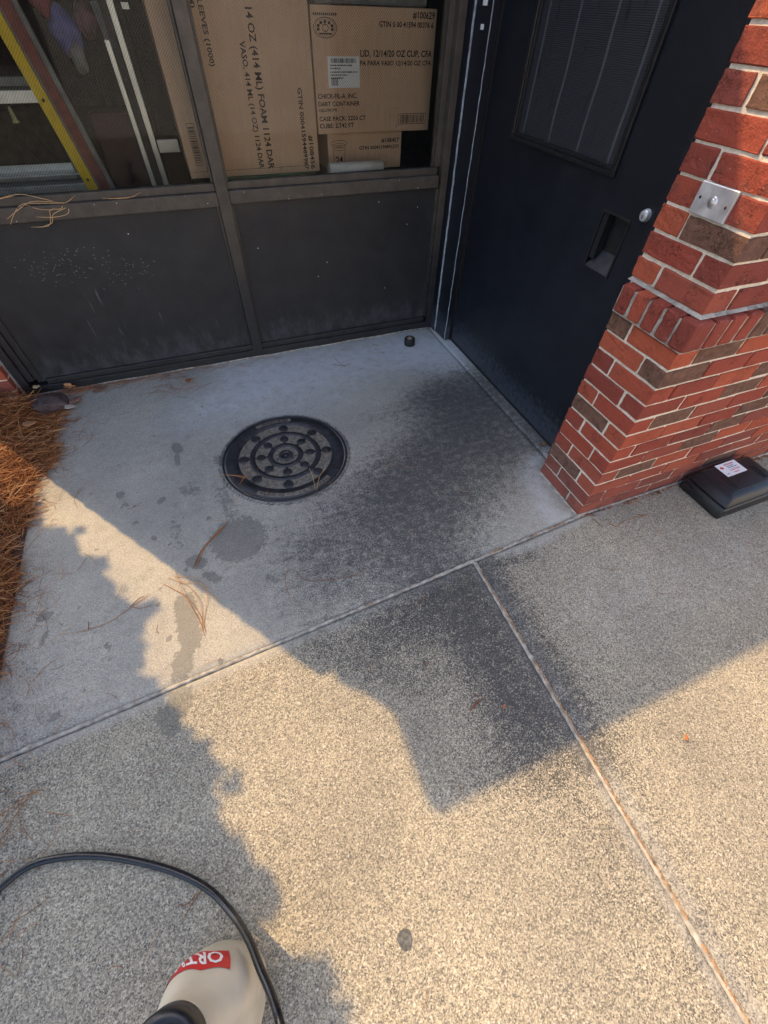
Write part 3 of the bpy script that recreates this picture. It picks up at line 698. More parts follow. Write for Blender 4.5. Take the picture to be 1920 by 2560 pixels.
dots(.207, 8, .0245, 'stud', .0); dots(.122, 8, .0225, 'stud', -.001)
bm = nb()
def arcmarks(bm, r, a0, a1, n, h, seed):     # worn raised lettering, no longer readable
    q = random.Random(seed)
    for i in range(n):
        a = a0+(a1-a0)*(i+.5)/n
        if q.random() < .14: continue
        c_, s_ = math.cos(a), math.sin(a); ux = (-s_, c_, 0); uy = (c_, s_, 0); p = (c_*r, s_*r, zt+.0016)
        wd = abs(a1-a0)/n*r*.62; kind = q.randrange(4)
        rect(bm, p, ux, uy, -wd/2, -wd/2+.0032, 0, h)
        if kind != 0: rect(bm, p, ux, uy, wd/2-.0032, wd/2, 0, h)
        if kind > 1: rect(bm, p, ux, uy, -wd/2+.0032, wd/2-.0032, h*.42, h*.42+.003)
        if kind in (0, 3): rect(bm, p, ux, uy, -wd/2+.0032, wd/2-.0032, h-.003, h)
bm.free()
for q_ in ((.266, 1.30, 1.90, 12, .016, 3), (.266, 4.05, 4.5, 7, .016, 5), (.266, 4.72, 5.3, 9, .016, 6), (.041, 3.4, 5.9, 9, .012, 8)):
    bm = nb(); arcmarks(bm, *q_); link('worn_lettering', bm, M['iron'], mh)

bt = E('bait_station', 'black plastic rodent bait box with a white caution label against the brick', 'bait box', (.583, -.25, 0))
def bpart(name, V, F, mat, bev=.006, parent=None):
    bm = nb(); vs = [bm.verts.new(p) for p in V]
    for f in F: bm.faces.new([vs[i] for i in f])
    bmesh.ops.recalc_face_normals(bm, faces=bm.faces)
    if bev: bmesh.ops.bevel(bm, geom=list(bm.edges), offset=bev, segments=3, affect='EDGES', profile=.5)
    return link(name, bm, mat, parent or bt, True)
def frust(x0,x1,y0,y1,z0, X0,X1,Y0,Y1,z1): return [(x0,y0,z0),(x1,y0,z0),(x1,y1,z0),(x0,y1,z0),(X0,Y0,z1),(X1,Y0,z1),(X1,Y1,z1),(X0,Y1,z1)]
CF = [(0,3,2,1),(4,5,6,7),(0,1,5,4),(1,2,6,5),(2,3,7,6),(3,0,4,7)]
bpart('base', frust(0,.40,0,.232,.001, .012,.39,.006,.228,.060), CF, M['plastic'], .012)
bpart('lid', frust(.004,.398,.000,.235,.0615, .046,.368,.034,.214,.108), CF, M['plastic'], .019)
bpart('lid_panel', frust(.074,.350,.050,.204,.1055, .080,.344,.055,.199,.1095), CF, M['plastic'], .0015)
for x in (.105, .121, .300, .316):
    bm = nb(); box(bm, x, x+.004, .07, .15, .1085, .1118, .001); link('lid_rib', bm, M['plastic'], bt)
bm = nb(); lathe(bm, [(0,.0),(.021,.0),(.023,.002)], 0, 0, 28); bmesh.ops.rotate(bm, verts=bm.verts, cent=(0,0,0), matrix=Matrix.Rotation(-math.pi/2, 3, 'Y')); bmesh.ops.translate(bm, verts=bm.verts, vec=(.0045, .195, .026)); link('entry_hole', bm, M['ink'], bt)
th = Matrix.Rotation(math.radians(2), 3, 'Z')
ox, oy = .135, .134
bm = nb(); box(bm, 0, .128, 0, .076, 0, .0012); lb = link('label', bm, M['white'], bt, loc=(ox, oy, .1097)); lb['label'] = 'white caution label with red print'; lb.rotation_euler = (0,0,.02)
bm = nb(); write(bm, 'CAUTION', (.046,.024,.0016), (1,0,0), (0,1,0), .062, .0095)
v = [bm.verts.new(p) for p in [(.008,.052,.0016),(.020,.043,.0016),(.032,.052,.0016),(.020,.061,.0016)]]; bm.faces.new(v)
for a, b_, c_ in ((.045,.105,.060),): 
    for i in range(11): rect(bm, (0,0,.0016), (1,0,0), (0,1,0), a+i*.0056, a+i*.0056+.0038, c_, c_+.007)
for i in range(5): rect(bm, (0,0,.0016), (1,0,0), (0,1,0), .056+i*.007, .056+i*.007+.005, .010, .015)
link('label_print', bm, M['red'], lb)
bm = nb()
for (a, b_, c_) in ((.05,.095,.050),(.05,.11,.041),(.012,.03,.012)):
    for i in range(int((b_-a)/.005)): rect(bm, (0,0,.0016), (1,0,0), (0,1,0), a+i*.005, a+i*.005+.0035, c_, c_+.004)
link('label_print', bm, M['ink'], lb)

# dark gum-like round mark
bm = nb()
bm.faces.new([bm.verts.new((.017*math.cos(a)*(1+.12*math.sin(3*a)), .021*math.sin(a)*(1+.1*math.cos(2*a)), .0006)) for a in np.linspace(0, 2*math.pi, 25)[:-1]])
bmesh.ops.extrude_face_region(bm, geom=list(bm.faces)); 
for v in list(bm.verts)[:24]: v.co.z = -.003; v.co.x *= 1.1; v.co.y *= 1.1
tag(link('gum_spot', bm, simple('old_gum', (.10,.10,.095), .85, 0, .6, 120), loc=(-1.277,-.968,0)), 'flattened dark grey gum spot on the sunlit pavement', 'gum')

# ------------------------------------------------------------------ sprayer tank and hose
TX, TY = -1.702, -.902
sp = E('sprayer_tank', 'cream plastic garden sprayer jug with a red label and black cap', 'sprayer', (TX, TY, 0))
prof = [(r_*1.087, z_*.852) for r_, z_ in [(0,.0),(.078,.0),(.088,.006),(.092,.02),(.093,.10),(.092,.17),(.088,.21),(.079,.25),(.066,.285),(.058,.32),(.053,.36),(.051,.402),(0,.404)]]
bm = nb(); lathe(bm, prof, 0, 0, 64, 0, 1.0, 1.0)
for v in bm.verts:      # slightly squared shoulders and a moulded crease
    a = math.atan2(v.co.y, v.co.x); r = math.hypot(v.co.x, v.co.y)
    if r > .05 and v.co.z < .3:
        f = 1+.035*math.cos(4*(a-.35)) - .05*math.exp(-((a+.15)/.16)**2)*(1 if v.co.z < .27 else .3)
        v.co.x *= f; v.co.y *= f
body = link('tank_body', bm, M['jug'], sp, True)
def prad(z):
    for (r0, z0), (r1, z1_) in zip(prof[1:], prof[2:]):
        if z0 <= z <= z1_: return r0+(r1-r0)*(z-z0)/max(1e-6, z1_-z0)
    return .09
def onjug(a, z, e=.0015):
    f = 1+.035*math.cos(4*(a-.35)) - .05*math.exp(-((a+.15)/.16)**2)
    r = (prad(z)*f+e); return (r*math.cos(a), r*math.sin(a), z)
def lpt(u, v, e):          # u along the band 0..1 (reading direction), v 0 bottom .. 1 top
    a = math.radians(55-17*v + u*(150-15*v*0)); z1 = float(np.interp(math.degrees(a), [25,38,75,105,139,170,205], [.19,.205,.224,.208,.168,.12,.07]))
    return onjug(a, z1-.068*(1-v), e)
bm = nb(); n = 60; rows = [[bm.verts.new(lpt(i/n, k/7, .0014)) for i in range(n+1)] for k in range(8)]
for ra, rb in zip(rows, rows[1:]):
    for i in range(n): bm.faces.new((ra[i], ra[i+1], rb[i+1], rb[i]))
link('red_label', bm, M['red'], sp, True)
V, F = glyphs('ORTHO'); bm = nb()
vs = [bm.verts.new((a, b_, 0)) for a, b_ in V]
for f in F:
    try: bm.faces.new([vs[i] for i in f])
    except ValueError: pass
bmesh.ops.triangulate(bm, faces=bm.faces); bmesh.ops.subdivide_edges(bm, edges=bm.edges, cuts=2, use_grid_fill=False)
for v in bm.verts: v.co = lpt(.06+v.co.x*.56, .17+v.co.y*.66, .0026)
link('brand_lettering', bm, M['white'], sp)
bm = nb(); lathe(bm, [(.057,.338),(.063,.342),(.063,.380),(.0595,.388),(.048,.390),(.046,.384),(0,.384)], 0, 0, 56); link('screw_cap', bm, M['plastic'], sp, True)
bm = nb(); lathe(bm, [(.014,.385),(.014,.455),(0,.455)], 0, 0, 24); bmesh.ops.create_cube(bm, size=1.0)
for v in list(bm.verts)[-8:]: v.co = Vector((v.co.x*.11, v.co.y*.026, .467+v.co.z*.024))
bmesh.ops.rotate(bm, verts=list(bm.verts)[-8:], cent=(0,0,.465), matrix=Matrix.Rotation(.9, 3, 'Z')); link('pump_handle', bm, M['plastic'], sp, True)
bm = nb(); lathe(bm, [(.009,.0),(.010,.012),(.007,.016),(0,.016)], 0, 0, 20); bmesh.ops.translate(bm, verts=bm.verts, vec=(.058,-.045,.225)); link('vent_plug', bm, M['rubber'], sp, True)
zz = [.0105]*6+[.02,.06,.12,.17,.21,.24]
g0 = [(-2.214,-.5),(-2.144,-.479),(-2.058,-.494),(-1.969,-.528),(-1.88,-.575),(-1.793,-.631),(-1.718,-.695),(-1.667,-.765),(-1.636,-.827),(-1.619,-.884),(-1.602,-.938),(-1.593,-.987)]
g1 = [(-1.993,-.563),(-1.94,-.547),(-1.874,-.559),(-1.807,-.584),(-1.739,-.62),(-1.673,-.662),(-1.616,-.711),(-1.578,-.765),(-1.554,-.812),(-1.541,-.855),(-1.528,-.896),(-1.521,-.933)]
hp = [(-2.9,-1.1,.0105),(-2.55,-.75,.0105),(-2.36,-.58,.0105)]
for (a, b_), (c_, d), z in zip(g0, g1, zz):
    t = z/.35; hp.append((a+(c_-a)*t, b_+(d-b_)*t, z))
hp += [(-1.535,-1.03,.25),(-1.56,-1.10,.21),(-1.62,-1.13,.15),(-1.672,-1.08,.09),(-1.682,-.985,.06)]
bm = nb(); tube(bm, catmull(hp, 10), .0088, 14)
tag(link('hose', bm, M['hose'], smooth=True), 'black rubber hose curving over the pavement to the cream sprayer jug', 'hose')

# ------------------------------------------------------------------ things behind the glass
def cbox(name, label, x0, x1, y0, y1, z0, z1, grp='cardboard boxes stacked behind the window'):
    r = E(name, label, 'box', ((x0+x1)/2, y0, z0), grp)
    bm = nb(); box(bm, x0-(x0+x1)/2, x1-(x0+x1)/2, 0, y1-y0, 0, z1-z0, .003); link('carton', bm, M['card'], r)
    return r, (x0+x1)/2, z0
ct = E('storeroom_counter', 'dark counter behind the window glass under the boxes', 'counter', (-.6, 2.2, 0))
bm = nb(); box(bm, -1.235+.6, .24+.6, 1.885-2.2, 2.75-2.2, .80, .8615, .003); link('counter_top', bm, M['dark'], ct)
bm = nb(); box(bm, -1.20+.6, -1.16+.6, -.25, .5, .01, .799); box(bm, .18+.6, .22+.6, -.25, .5, .01, .799); box(bm, -1.155+.6, .175+.6, .40, .44, .01, .799); link('leg_panel', bm, M['dark'], ct)
bm = nb(); box(bm, -.24, .24, 0, .4, 0, .015, .004); gt = link('tray', bm, M['green'], loc=(-.84, 1.98, .862)); tag(gt, 'flat green plastic tray under the tall cardboard box', 'tray')
ZUX, ZUY = (0,0,-1), (1,0,0)
r, cx, cz = cbox('cardboard_box', 'tall cardboard box with large print running down it, nearest the mullion', -1.238, -.575, 2.0, 2.42, .8775, 1.62)
bm = nb(); y_ = -.0012
def tw(s, xbase, ztop, zbot, cap): write(bm, s, (xbase-cx, y_, ztop-cz), ZUX, ZUY, ztop-zbot, cap)
tw('P, 14 OZ (414 ML) FOAM 1124 DAR', -.846, 1.475, .899, .028)
tw('VASO, 414 ML (14 OZ) 1124 DAR', -.893, 1.338, .903, .023)
tw('12 SLEEVES (1000)', -1.035, 1.50, 1.262, .020)
tw('(14M)', -1.065, 1.50, 1.425, .018)
tw('GTIN 00041594489987', -.656, 1.193, .888, .020)
tw('#108456', -.622, 1.022, .888, .022)
b2 = nb(); barcode(b2, (-1.200-cx, y_, .928-cz), (0,0,1), (1,0,0), .154, .034, 30, True, 4); link('barcode', b2, M['ink'], r)
rect(bm, (0, y_, 0), (1,0,0), (0,0,1), -1.22-cx, -.59-cx, .903-cz, .9045-cz)
link('printing', bm, M['ink'], r)
r, cx, cz = cbox('cardboard_box', 'wide cardboard box with a white shipping label, on top of the small box', -.562, .062, 2.02, 2.45, 1.0205, 1.446)
bm = nb(); UX, UZ = (1,0,0), (0,0,1)
def bw(s, x0, x1, z, cap): write(bm, s, (x0-cx, y_, z-cz), UX, UZ, x1-x0, cap)
bw('#100629', -.064, .050, 1.415, .021); bw('GTIN 0 00 41594 00376 6', -.235, .047, 1.387, .017)
bw('LID, 12/14/20 OZ CUP, CFA', -.329, .050, 1.293, .021); bw('PA PARA VASO 12/14/20 OZ CFA', -.331, .049, 1.264, .016)
bw('CHICK-FIL-A, INC.', -.553, -.349, 1.152, .017); bw('DART CONTAINER', -.553, -.336, 1.125, .016); bw('12JL20CFR', -.553, -.456, 1.106, .010)
bw('CASE PACK: 2250 CT', -.553, -.304, 1.071, .016); bw('CUBE: 2.742 FT', -.553, -.370, 1.044, .017)
b2 = nb(); barcode(b2, (-.118-cx, y_, 1.048-cz), UX, UZ, .158, .042, 40, True, 8); link('barcode', b2, M['ink'], r)
def ell(bm, ex, ez, rx, rz, t, n=40):
    A = [(ex+rx*math.cos(2*math.pi*i/n), ez+rz*math.sin(2*math.pi*i/n)) for i in range(n)]; B2 = [(ex+(rx-t)*math.cos(2*math.pi*i/n), ez+(rz-t)*math.sin(2*math.pi*i/n)) for i in range(n)]
    for i in range(n):
        j = (i+1) % n; bm.faces.new([bm.verts.new((p[0], y_, p[1])) for p in (A[i], A[j], B2[j], B2[i])])
link('printing', bm, M['ink'], r); bm = nb()
ex, ez = -.496-cx, 1.380-cz
ell(bm, ex, ez, .056, .032, .0025); ell(bm, ex, ez, .048, .026, .0012)
for i in range(7):
    a = math.radians(-15+i*35); rect(bm, (ex+.034*math.cos(a), y_, ez+.018*math.sin(a)), UX, UZ, -.006, .006, -.0045, .0045)
ell(bm, ex, ez, .016, .012, .003); rect(bm, (ex, y_, ez-.018), UX, UZ, -.03, .03, -.002, .003)
for i in range(12): rect(bm, (-.549-cx+i*.0093, y_, 1.416-cz), UX, UZ, 0, .006, 0, .008)
link('round_emblem', bm, M['ink'], r)
bm = nb(); box(bm, -.494-cx, -.334-cx, -.0022, -.0008, 1.189-cz, 1.293-cz); lb = link('shipping_label', bm, M['white'], r); lb['label'] = 'white shipping label with barcodes'
bm = nb(); yk = y_; y_ = -.0028
barcode(bm, (-.478-cx, y_, 1.272-cz), UX, UZ, .125, .015, 40, False, 3); barcode(bm, (-.480-cx, y_, 1.196-cz), UX, UZ, .034, .027, 16, False, 6)
q = random.Random(5)
for z, x1 in ((1.262, -.38), (1.252, -.43), (1.240, -.345), (1.230, -.40), (1.220, -.42)):
    x = -.482
    while x < x1:
        t = q.uniform(.003, .009); rect(bm, (x-cx, y_, z-cz), UX, UZ, 0, t, 0, .0045); x += t+q.uniform(.0015, .004)
link('label_print', bm, M['ink'], lb); y_ = yk
r, cx, cz = cbox('cardboard_box', 'small cardboard box with a cup drawing, at the bottom behind the white roll', -.509, -.083, 2.05, 2.42, .862, 1.018)
bm = nb()
bw('#108457', -.203, -.097, .973, .017); bw('GTIN 00041594491270', -.332, -.098, .947, .014); bw('24', -.469, -.427, .897, .026)
link('printing', bm, M['ink'], r); bm = nb()
for (a, b_, c_, d) in ((-.482,.952,-.473,.87),(-.413,.952,-.420,.87)):
    tube(bm, [(a-cx, y_, b_-cz), (c_-cx, y_, d-cz)], .001, 4)
ell(bm, -.447-cx, .978-cz, .047, .012, .002); ell(bm, -.447-cx, .968-cz, .040, .010, .0015); ell(bm, -.447-cx, .955-cz, .036, .008, .0015)
link('cup_drawing', bm, M['ink'], r)
bm = nb(); tube(bm, [(-.545, 0, .0), (-.247, 0, .0)],   .031, 28); bmesh.ops.translate(bm, verts=bm.verts, vec=(.396, 0, 0))
o = link('paper_roll', bm, M['white'], smooth=False, loc=(-.396, 1.922, .8933)); o.rotation_euler = (0, -.012, 0); tag(o, 'small white paper roll lying in front of the small box on the window ledge', 'paper roll')
for p in o.data.polygons: p.use_smooth = len(p.vertices) == 4
o.rotation_euler = (0,0,0)
# back carton edge above the big box: clear wrap
bm = nb(); box(bm, -.28, .28, 0, .35, 0, .12, .01); tag(link('plastic_wrapped_pack', bm, M['grey'], loc=(-.26, 2.05, 1.4475)), 'grey plastic wrapped pack on top of the wide cardboard box', 'pack')
# ladder
ld = E('step_ladder', 'yellow and red fibreglass ladder leaning behind the left window', 'ladder', (-1.62, 2.2, .01))
def lrail(dx, dy):
    bm = nb(); a = Vector((-1.875+1.62+dx, dy, 1.85)); b_ = Vector((-1.60+1.62+dx, dy, 0)); d = (b_-a).normalized()
    for off, w_, mat in ((0, .046, 'yellow'), ):
        s_ = Vector((1,0,0))
        for k in range(1):
            vs = []
            for p in (a, b_):
                for u, v_ in ((-.5,0),(.5,0),(.5,1),(-.5,1)): vs.append(bm.verts.new(p+s_*(u*w_)+Vector((0, v_*.03, 0))))
            for i in range(4): j = (i+1) % 4; bm.faces.new((vs[i], vs[j], vs[4+j], vs[4+i]))
    bmesh.ops.recalc_face_normals(bm, faces=bm.faces); return bm
lr = link('side_rail', lrail(0, 0), M['yellow'], ld); lr['label'] = 'yellow side rail'
r2 = link('side_rail', lrail(.056, .004), M['redp'], ld); r2['label'] = 'dark red side rail'
bm = nb(); 
for off in (.034, .077): 
    t2 = lrail(off, .012); tmp = bpy.data.meshes.new('edge'); t2.to_mesh(tmp); t2.free()
    for v in tmp.vertices: v.co.x = v.co.x
    k = len(bm.verts); bm.from_mesh(tmp); bpy.data.meshes.remove(tmp)
link('rail_edge', bm, M['grey'], ld)
bm = nb()
for z in (.85, 1.135, 1.42):
    t = (1.85-z)/1.85; x = -1.875+1.62+.275*t
    lathe(bm, [(0,.0)], 0, 0, 4) if False else None
    bmesh.ops.create_uvsphere(bm, u_segments=10, v_segments=6, radius=.006, matrix=Matrix.Translation((x, -.001, z)))
link('rivet', bm, M['rubber'], ld, True)
bm = nb()
for z in (.55, .28): 
    t = (1.85-z)/1.85; x = -1.875+1.62+.275*t; box(bm, x-.5, x-.02, .005, .04, z, z+.03)
link('rung', bm, M['alu'], ld)
# wire shelving / racks
rk = E('metal_shelf_rack', 'silver metal shelf rack behind the yellow ladder on the left', 'shelf rack', (-2.1, 2.3, .01))
def rp(name, bm, mat): bmesh.ops.translate(bm, verts=bm.verts, vec=(2.1, -2.3, -.01)); return link(name, bm, mat, rk)
bm = nb(); box(bm, -2.65, -1.775, 2.30, 2.33, 1.125, 1.168, .002); box(bm, -2.65, -1.775, 2.335, 2.75, 1.160, 1.1675); rp('shelf', bm, M['alu'])
bm = nb(); box(bm, -2.65, -1.775, 2.36, 2.39, 1.175, 1.205, .002); rp('shelf', bm, M['grey'])
bm = nb(); box(bm, -2.65, -1.755, 2.26, 2.275, .78, .835, .002); box(bm, -2.65, -1.755, 2.276, 2.36, .826, .834); box(bm, -2.65, -1.755, 2.361, 2.44, .85, .858, .001); box(bm, -2.65, -1.74, 2.442, 2.45, .80, .885); rp('shelf', bm, M['alu'])
bm = nb(); box(bm, -2.66, -2.63, 2.30, 2.33, .012, 1.9); box(bm, -1.80, -1.772, 2.40, 2.43, .012, 1.12); rp('upright', bm, M['grey'])
po = E('metal_post_frame', 'pair of silver upright posts between the ladder and the tall box', 'shelf rack', (-1.4, 2.35, .01))
bm = nb(); box(bm, -.046, -.024, 0, .02, 0, 1.31, .002); link('upright', bm, M['alu'], po)
bm = nb(); box(bm, .012, .040, .03, .05, 0, 1.9, .002); link('upright', bm, M['alu'], po)
bm = nb(); box(bm, -.022, .010, .02, .04, 0, 1.9, .002); link('inner_channel', bm, M['dark'], po)
bm = nb(); box(bm, .045, .15, .02, .05, .908, .962, .003); link('bracket', bm, M['alu'], po)
bm = nb(); box(bm, .045, .16, .05, .08, 1.445, 1.50, .003); box(bm, .07, .10, .045, .049, 1.40, 1.42); link('bracket', bm, M['alu'], po)
# soft goods and dim shapes further back
def blob(name, label, cat, cx_, cy_, cz_, sx, sy, sz, mat, seed):
    bm = nb(); bmesh.ops.create_icosphere(bm, subdivisions=3, radius=1.0)
    q = random.Random(seed); ph = [q.uniform(0, 6) for _ in range(6)]
    for v in bm.verts:
        n_ = 1+.14*math.sin(4*v.co.x+ph[0])*math.cos(5*v.co.z+ph[1])+.10*math.sin(9*v.co.y+7*v.co.z+ph[2])
        v.co = Vector((v.co.x*sx*n_, v.co.y*sy*n_, v.co.z*sz*n_))
    return tag(link(name, bm, mat, loc=(cx_, cy_, cz_), smooth=True), label, cat)
blob('hanging_bag', 'dark red cloth bag beside the top of the ladder', 'bag', -1.66, 2.46, 1.52, .06, .05, .13, M['maroon'], 1)
blob('hanging_bag', 'blue cloth bag hanging beside the ladder below the dark red one', 'bag', -1.60, 2.48, 1.33, .06, .05, .085, M['blue'], 2)
blob('rag_bundle', 'small bundle of mixed coloured rags right of the blue bag', 'rags', -1.51, 2.55, 1.37, .045, .04, .06, simple('mixed_rags', (.16,.07,.09), .8, 0, .9, 22), 3)
blob('tennis_bottle', 'pale rounded bottle below the blue bag', 'bottle', -1.585, 2.44, 1.255, .03, .03, .05, M['grey'], 4)
for nm in [o for o in bpy.data.objects if o.name.startswith('tennis_bottle')]: nm.name = 'plastic_bottle'
hk = tag(link('hook_plate', (lambda b: (box(b, -.018, .018, 0, .01, -.08, .08, .002), b)[1])(nb()), M['grey'], loc=(-1.44, 2.6, 1.35)), 'grey narrow metal plate hanging left of the silver posts', 'metal plate')
hk.rotation_euler = (0, -.1, 0)
bm = nb(); box(bm, -.15, .15, 0, .2, -.16, .16, .01); o = link('storage_bin', bm, simple('dark_maroon', (.045,.008,.010), .6), loc=(-1.50, 2.55, .90)); tag(o, 'dark maroon storage bin low behind the silver posts', 'bin')
bm = nb(); box(bm, -.12, .12, 0, .2, -.3, .3, .01); o = link('storage_carton', bm, simple('dim_carton', (.018,.014,.011), .9), loc=(-1.45, 2.85, 1.2)); tag(o, 'dim brown carton deep in the storeroom behind the silver posts', 'box')
bm = nb(); box(bm, -.25, .25, 0, .2, -.14, .1, .02); o = link('cloth_pile', bm, simple('dim_cloth', (.045,.037,.028), .9, 0, .5), loc=(-1.98, 2.62, .98)); tag(o, 'dim brownish pile of cloth on the rack behind the ladder', 'cloth')
bm = nb(); lathe(bm, [(.016,0),(.010,.012),(.007,.05),(0,.055)], 0, 0, 14); tag(link('hanging_tag', bm, simple('pale_yellow', (.45,.40,.2), .7), loc=(-1.93, 2.28, 1.065), smooth=True), 'small pale yellow tag hanging under the bright shelf', 'tag')
bm = nb()
for i in range(4):
    x = -.12+i*.08; tube(bm, catmull([(x-.02, 0, .12), (x+.02, -.01, .04), (x-.01, 0, -.03), (x+.03, 0, -.1)], 5), .004, 5)
tube(bm, catmull([(-.25,0,.12),(-.1,-.01,.10),(0,0,.13),(.1,0,.15),(.25,0,.12)], 5), .004, 5)
tag(link('cable_tangle', bm, M['rubber'], loc=(-1.95, 2.58, .97)), 'black cables hanging behind the lower part of the ladder', 'cables')

# ------------------------------------------------------------------ mulch bed, straw, leaves, stone
xs = np.linspace(-6.5, XL+.02, 70); ys = np.linspace(-3.5, 1.77, 90)
X, Y = np.meshgrid(xs, ys)
def mound(X, Y): 
    e = np.clip((XL-.0-X)/.16, 0, 1); return .002+.045*e*(.75+.3*np.sin(X*9+Y*4)*np.cos(Y*7)) + .03*e*np.exp(-((Y-1.6)/.3)**2)
Z = mound(X, Y)-.012; Vv = np.stack([X, Y, Z], -1).reshape(-1, 3); idx = np.arange(len(Vv)).reshape(X.shape)
F = np.stack([idx[:-1,:-1], idx[:-1,1:], idx[1:,1:], idx[1:,:-1]], -1).reshape(-1, 4).tolist()
struct(link('planting_bed', (Vv.tolist(), F), M['soil'], smooth=True))
def needles(name, P, rad, tint, seg=3):
    """P: (n,k,3) polylines"""
    n, k, _ = P.shape; d = np.gradient(P, axis=1); d /= np.linalg.norm(d, axis=2, keepdims=True)+1e-9
    up = np.array([0,0,1.0]); a = np.cross(d, up); a /= np.linalg.norm(a, axis=2, keepdims=True)+1e-9; b = np.cross(a, d)
    rr = np.asarray(rad).reshape(-1,1,1)*np.ones((1,k,1)); rr[:,0] *= .7; rr[:,-1] *= .3
    V = np.stack([P+(a*math.cos(t)+b*math.sin(t))*rr for t in (math.pi/2, math.pi/2+2.094, math.pi/2+4.188)], 2)
    V = V.reshape(-1, 3); base = (np.arange(n)*k*3)[:,None,None]; j = (np.arange(k-1)*3)[None,:,None]; q = np.arange(3)[None,None,:]; q2 = (q+1) % 3
    F = np.stack([base+j+q, base+j+q2, base+j+3+q2, base+j+3+q], -1).reshape(-1, 4)
    me = bpy.data.meshes.new(name); me.vertices.add(len(V)); me.vertices.foreach_set('co', V.astype(np.float32).ravel())
    me.loops.add(F.size); me.loops.foreach_set('vertex_index', F.astype(np.int32).ravel()); me.polygons.add(len(F))
    me.polygons.foreach_set('loop_start', np.arange(0, F.size, 4, dtype=np.int32)); me.polygons.foreach_set('loop_total', np.full(len(F), 4, np.int32))
    me.update(calc_edges=True); me.validate()
    at = me.attributes.new('tint', 'FLOAT', 'POINT'); at.data.foreach_set('value', np.repeat(tint, k*3).astype(np.float32))
    me.materials.append(M['straw']); o = bpy.data.objects.new(name, me); C.objects.link(o); return o
def rand_needles(cx_, cy_, cz_, length, curl, lift, k=6, ang=None):
    n = len(cx_); a = rng.uniform(0, 2*np.pi, n) if ang is None else ang; kap = rng.normal(0, curl, n); P = np.zeros((n, k, 3)); s_ = np.linspace(-.5, .5, k)
    tilt = rng.normal(0, lift, n)
    for i in range(k):
        th_ = a+kap*s_[i]; 
        P[:, i, 0] = cx_+length*s_[i]*np.cos(a+kap*s_[i]*.5); P[:, i, 1] = cy_+length*s_[i]*np.sin(a+kap*s_[i]*.5)
        P[:, i, 2] = cz_+length*s_[i]*np.sin(tilt)+ -abs(1)*0 + .12*length*(.25-s_[i]**2)*np.sign(lift+1e-6)
    return P
n = 15000
u = rng.uniform(0, 1, n); cxs = XL+.03-np.abs(rng.normal(0, .42, n)); cys = rng.uniform(-1.6, 1.74, n)
edge = .03*np.sin(cys*6)+.02*np.sin(cys*17)+.03*np.clip((cys-1.0)/.6, 0, 1)-.075*np.clip((.85-cys)/.7, 0, 1.3); cxs = cxs+edge
ln = rng.uniform(.05, .17, n); cz = mound(cxs, cys)+rng.uniform(-.008, .035, n)*np.clip((XL+.05-cxs)/.12, .25, 1)
P = rand_needles(cxs, cys, cz, ln, .8, .22); P[:,:,2] = np.maximum(P[:,:,2], .003); P[:,:,1] = np.minimum(P[:,:,1], np.where(P[:,:,0] < -2.43, 1.745, 1.79))
o = needles('pine_straw', P, rng.uniform(.0009, .0017, n), rng.beta(1.8, 2.2, n)); o['kind'] = 'stuff'; o['label'] = 'orange brown pine straw heaped along the left edge of the slab'
n = 260; cxs = XL+np.abs(rng.normal(0, .10, n)); cys = np.concatenate([rng.uniform(-.7, 1.7, 180), rng.uniform(1.2, 1.75, 80)])
ln = rng.uniform(.03, .13, n); P = rand_needles(cxs, cys, np.full(n, .0035), ln, 1.0, .02); P[:,:,2] = np.maximum(P[:,:,2], .002)
o = needles('loose_pine_needles', P, rng.uniform(.0006, .001, n), rng.uniform(.1, .8, n)); o['kind'] = 'stuff'; o['label'] = 'single pine needles strewn on the slab beside the straw'
# needle drift along the frame foot and strays over the paving
n = 170; cxs = -2.32+np.abs(rng.normal(0, .5, n)); cys = 1.79-np.abs(rng.normal(0, .035, n)); P = rand_needles(cxs, cys, np.full(n, .005), rng.uniform(.04, .14, n), 1.2, .05, ang=rng.normal(0, .5, n)); P[:,:,1] = np.minimum(P[:,:,1], 1.795); P[:,:,2] = np.maximum(P[:,:,2], .002)
strays = [(-1.5,1.62,60,.12,30),(-1.28,.13,0,0,0)]
P2 = rand_needles(rng.normal(-1.62, .09, 26), rng.normal(1.62, .05, 26), np.full(26, .004), rng.uniform(.06, .16, 26), 1.4, .02)
cx3 = np.concatenate([rng.uniform(-2.1, 0, 60), rng.uniform(-.1, .9, 26), rng.uniform(.0, .6, 16), rng.uniform(-2.1, -.7, 22)]); cy3 = np.concatenate([rng.uniform(.05, 1.7, 60), rng.uniform(-.55, -.03, 26), rng.uniform(-.05, -.015, 16), rng.uniform(-1.1, 0, 22)])
P3 = rand_needles(cx3, cy3, np.full(len(cx3), .003), rng.uniform(.015, .08, len(cx3)), 1.3, .02)
inr = np.hypot(P3[:,:,0].mean(1)+1.167, P3[:,:,1].mean(1)-.838) < .38; P3[inr,:,2] += .008
P = np.concatenate([P, P2, P3]); P[:,:,2] = np.maximum(P[:,:,2], .0016)
o = needles('loose_pine_needles', P, rng.uniform(.0005, .0009, len(P)), rng.uniform(.05, .7, len(P))); o['kind'] = 'stuff'; o['label'] = 'stray pine needles scattered over the paving'
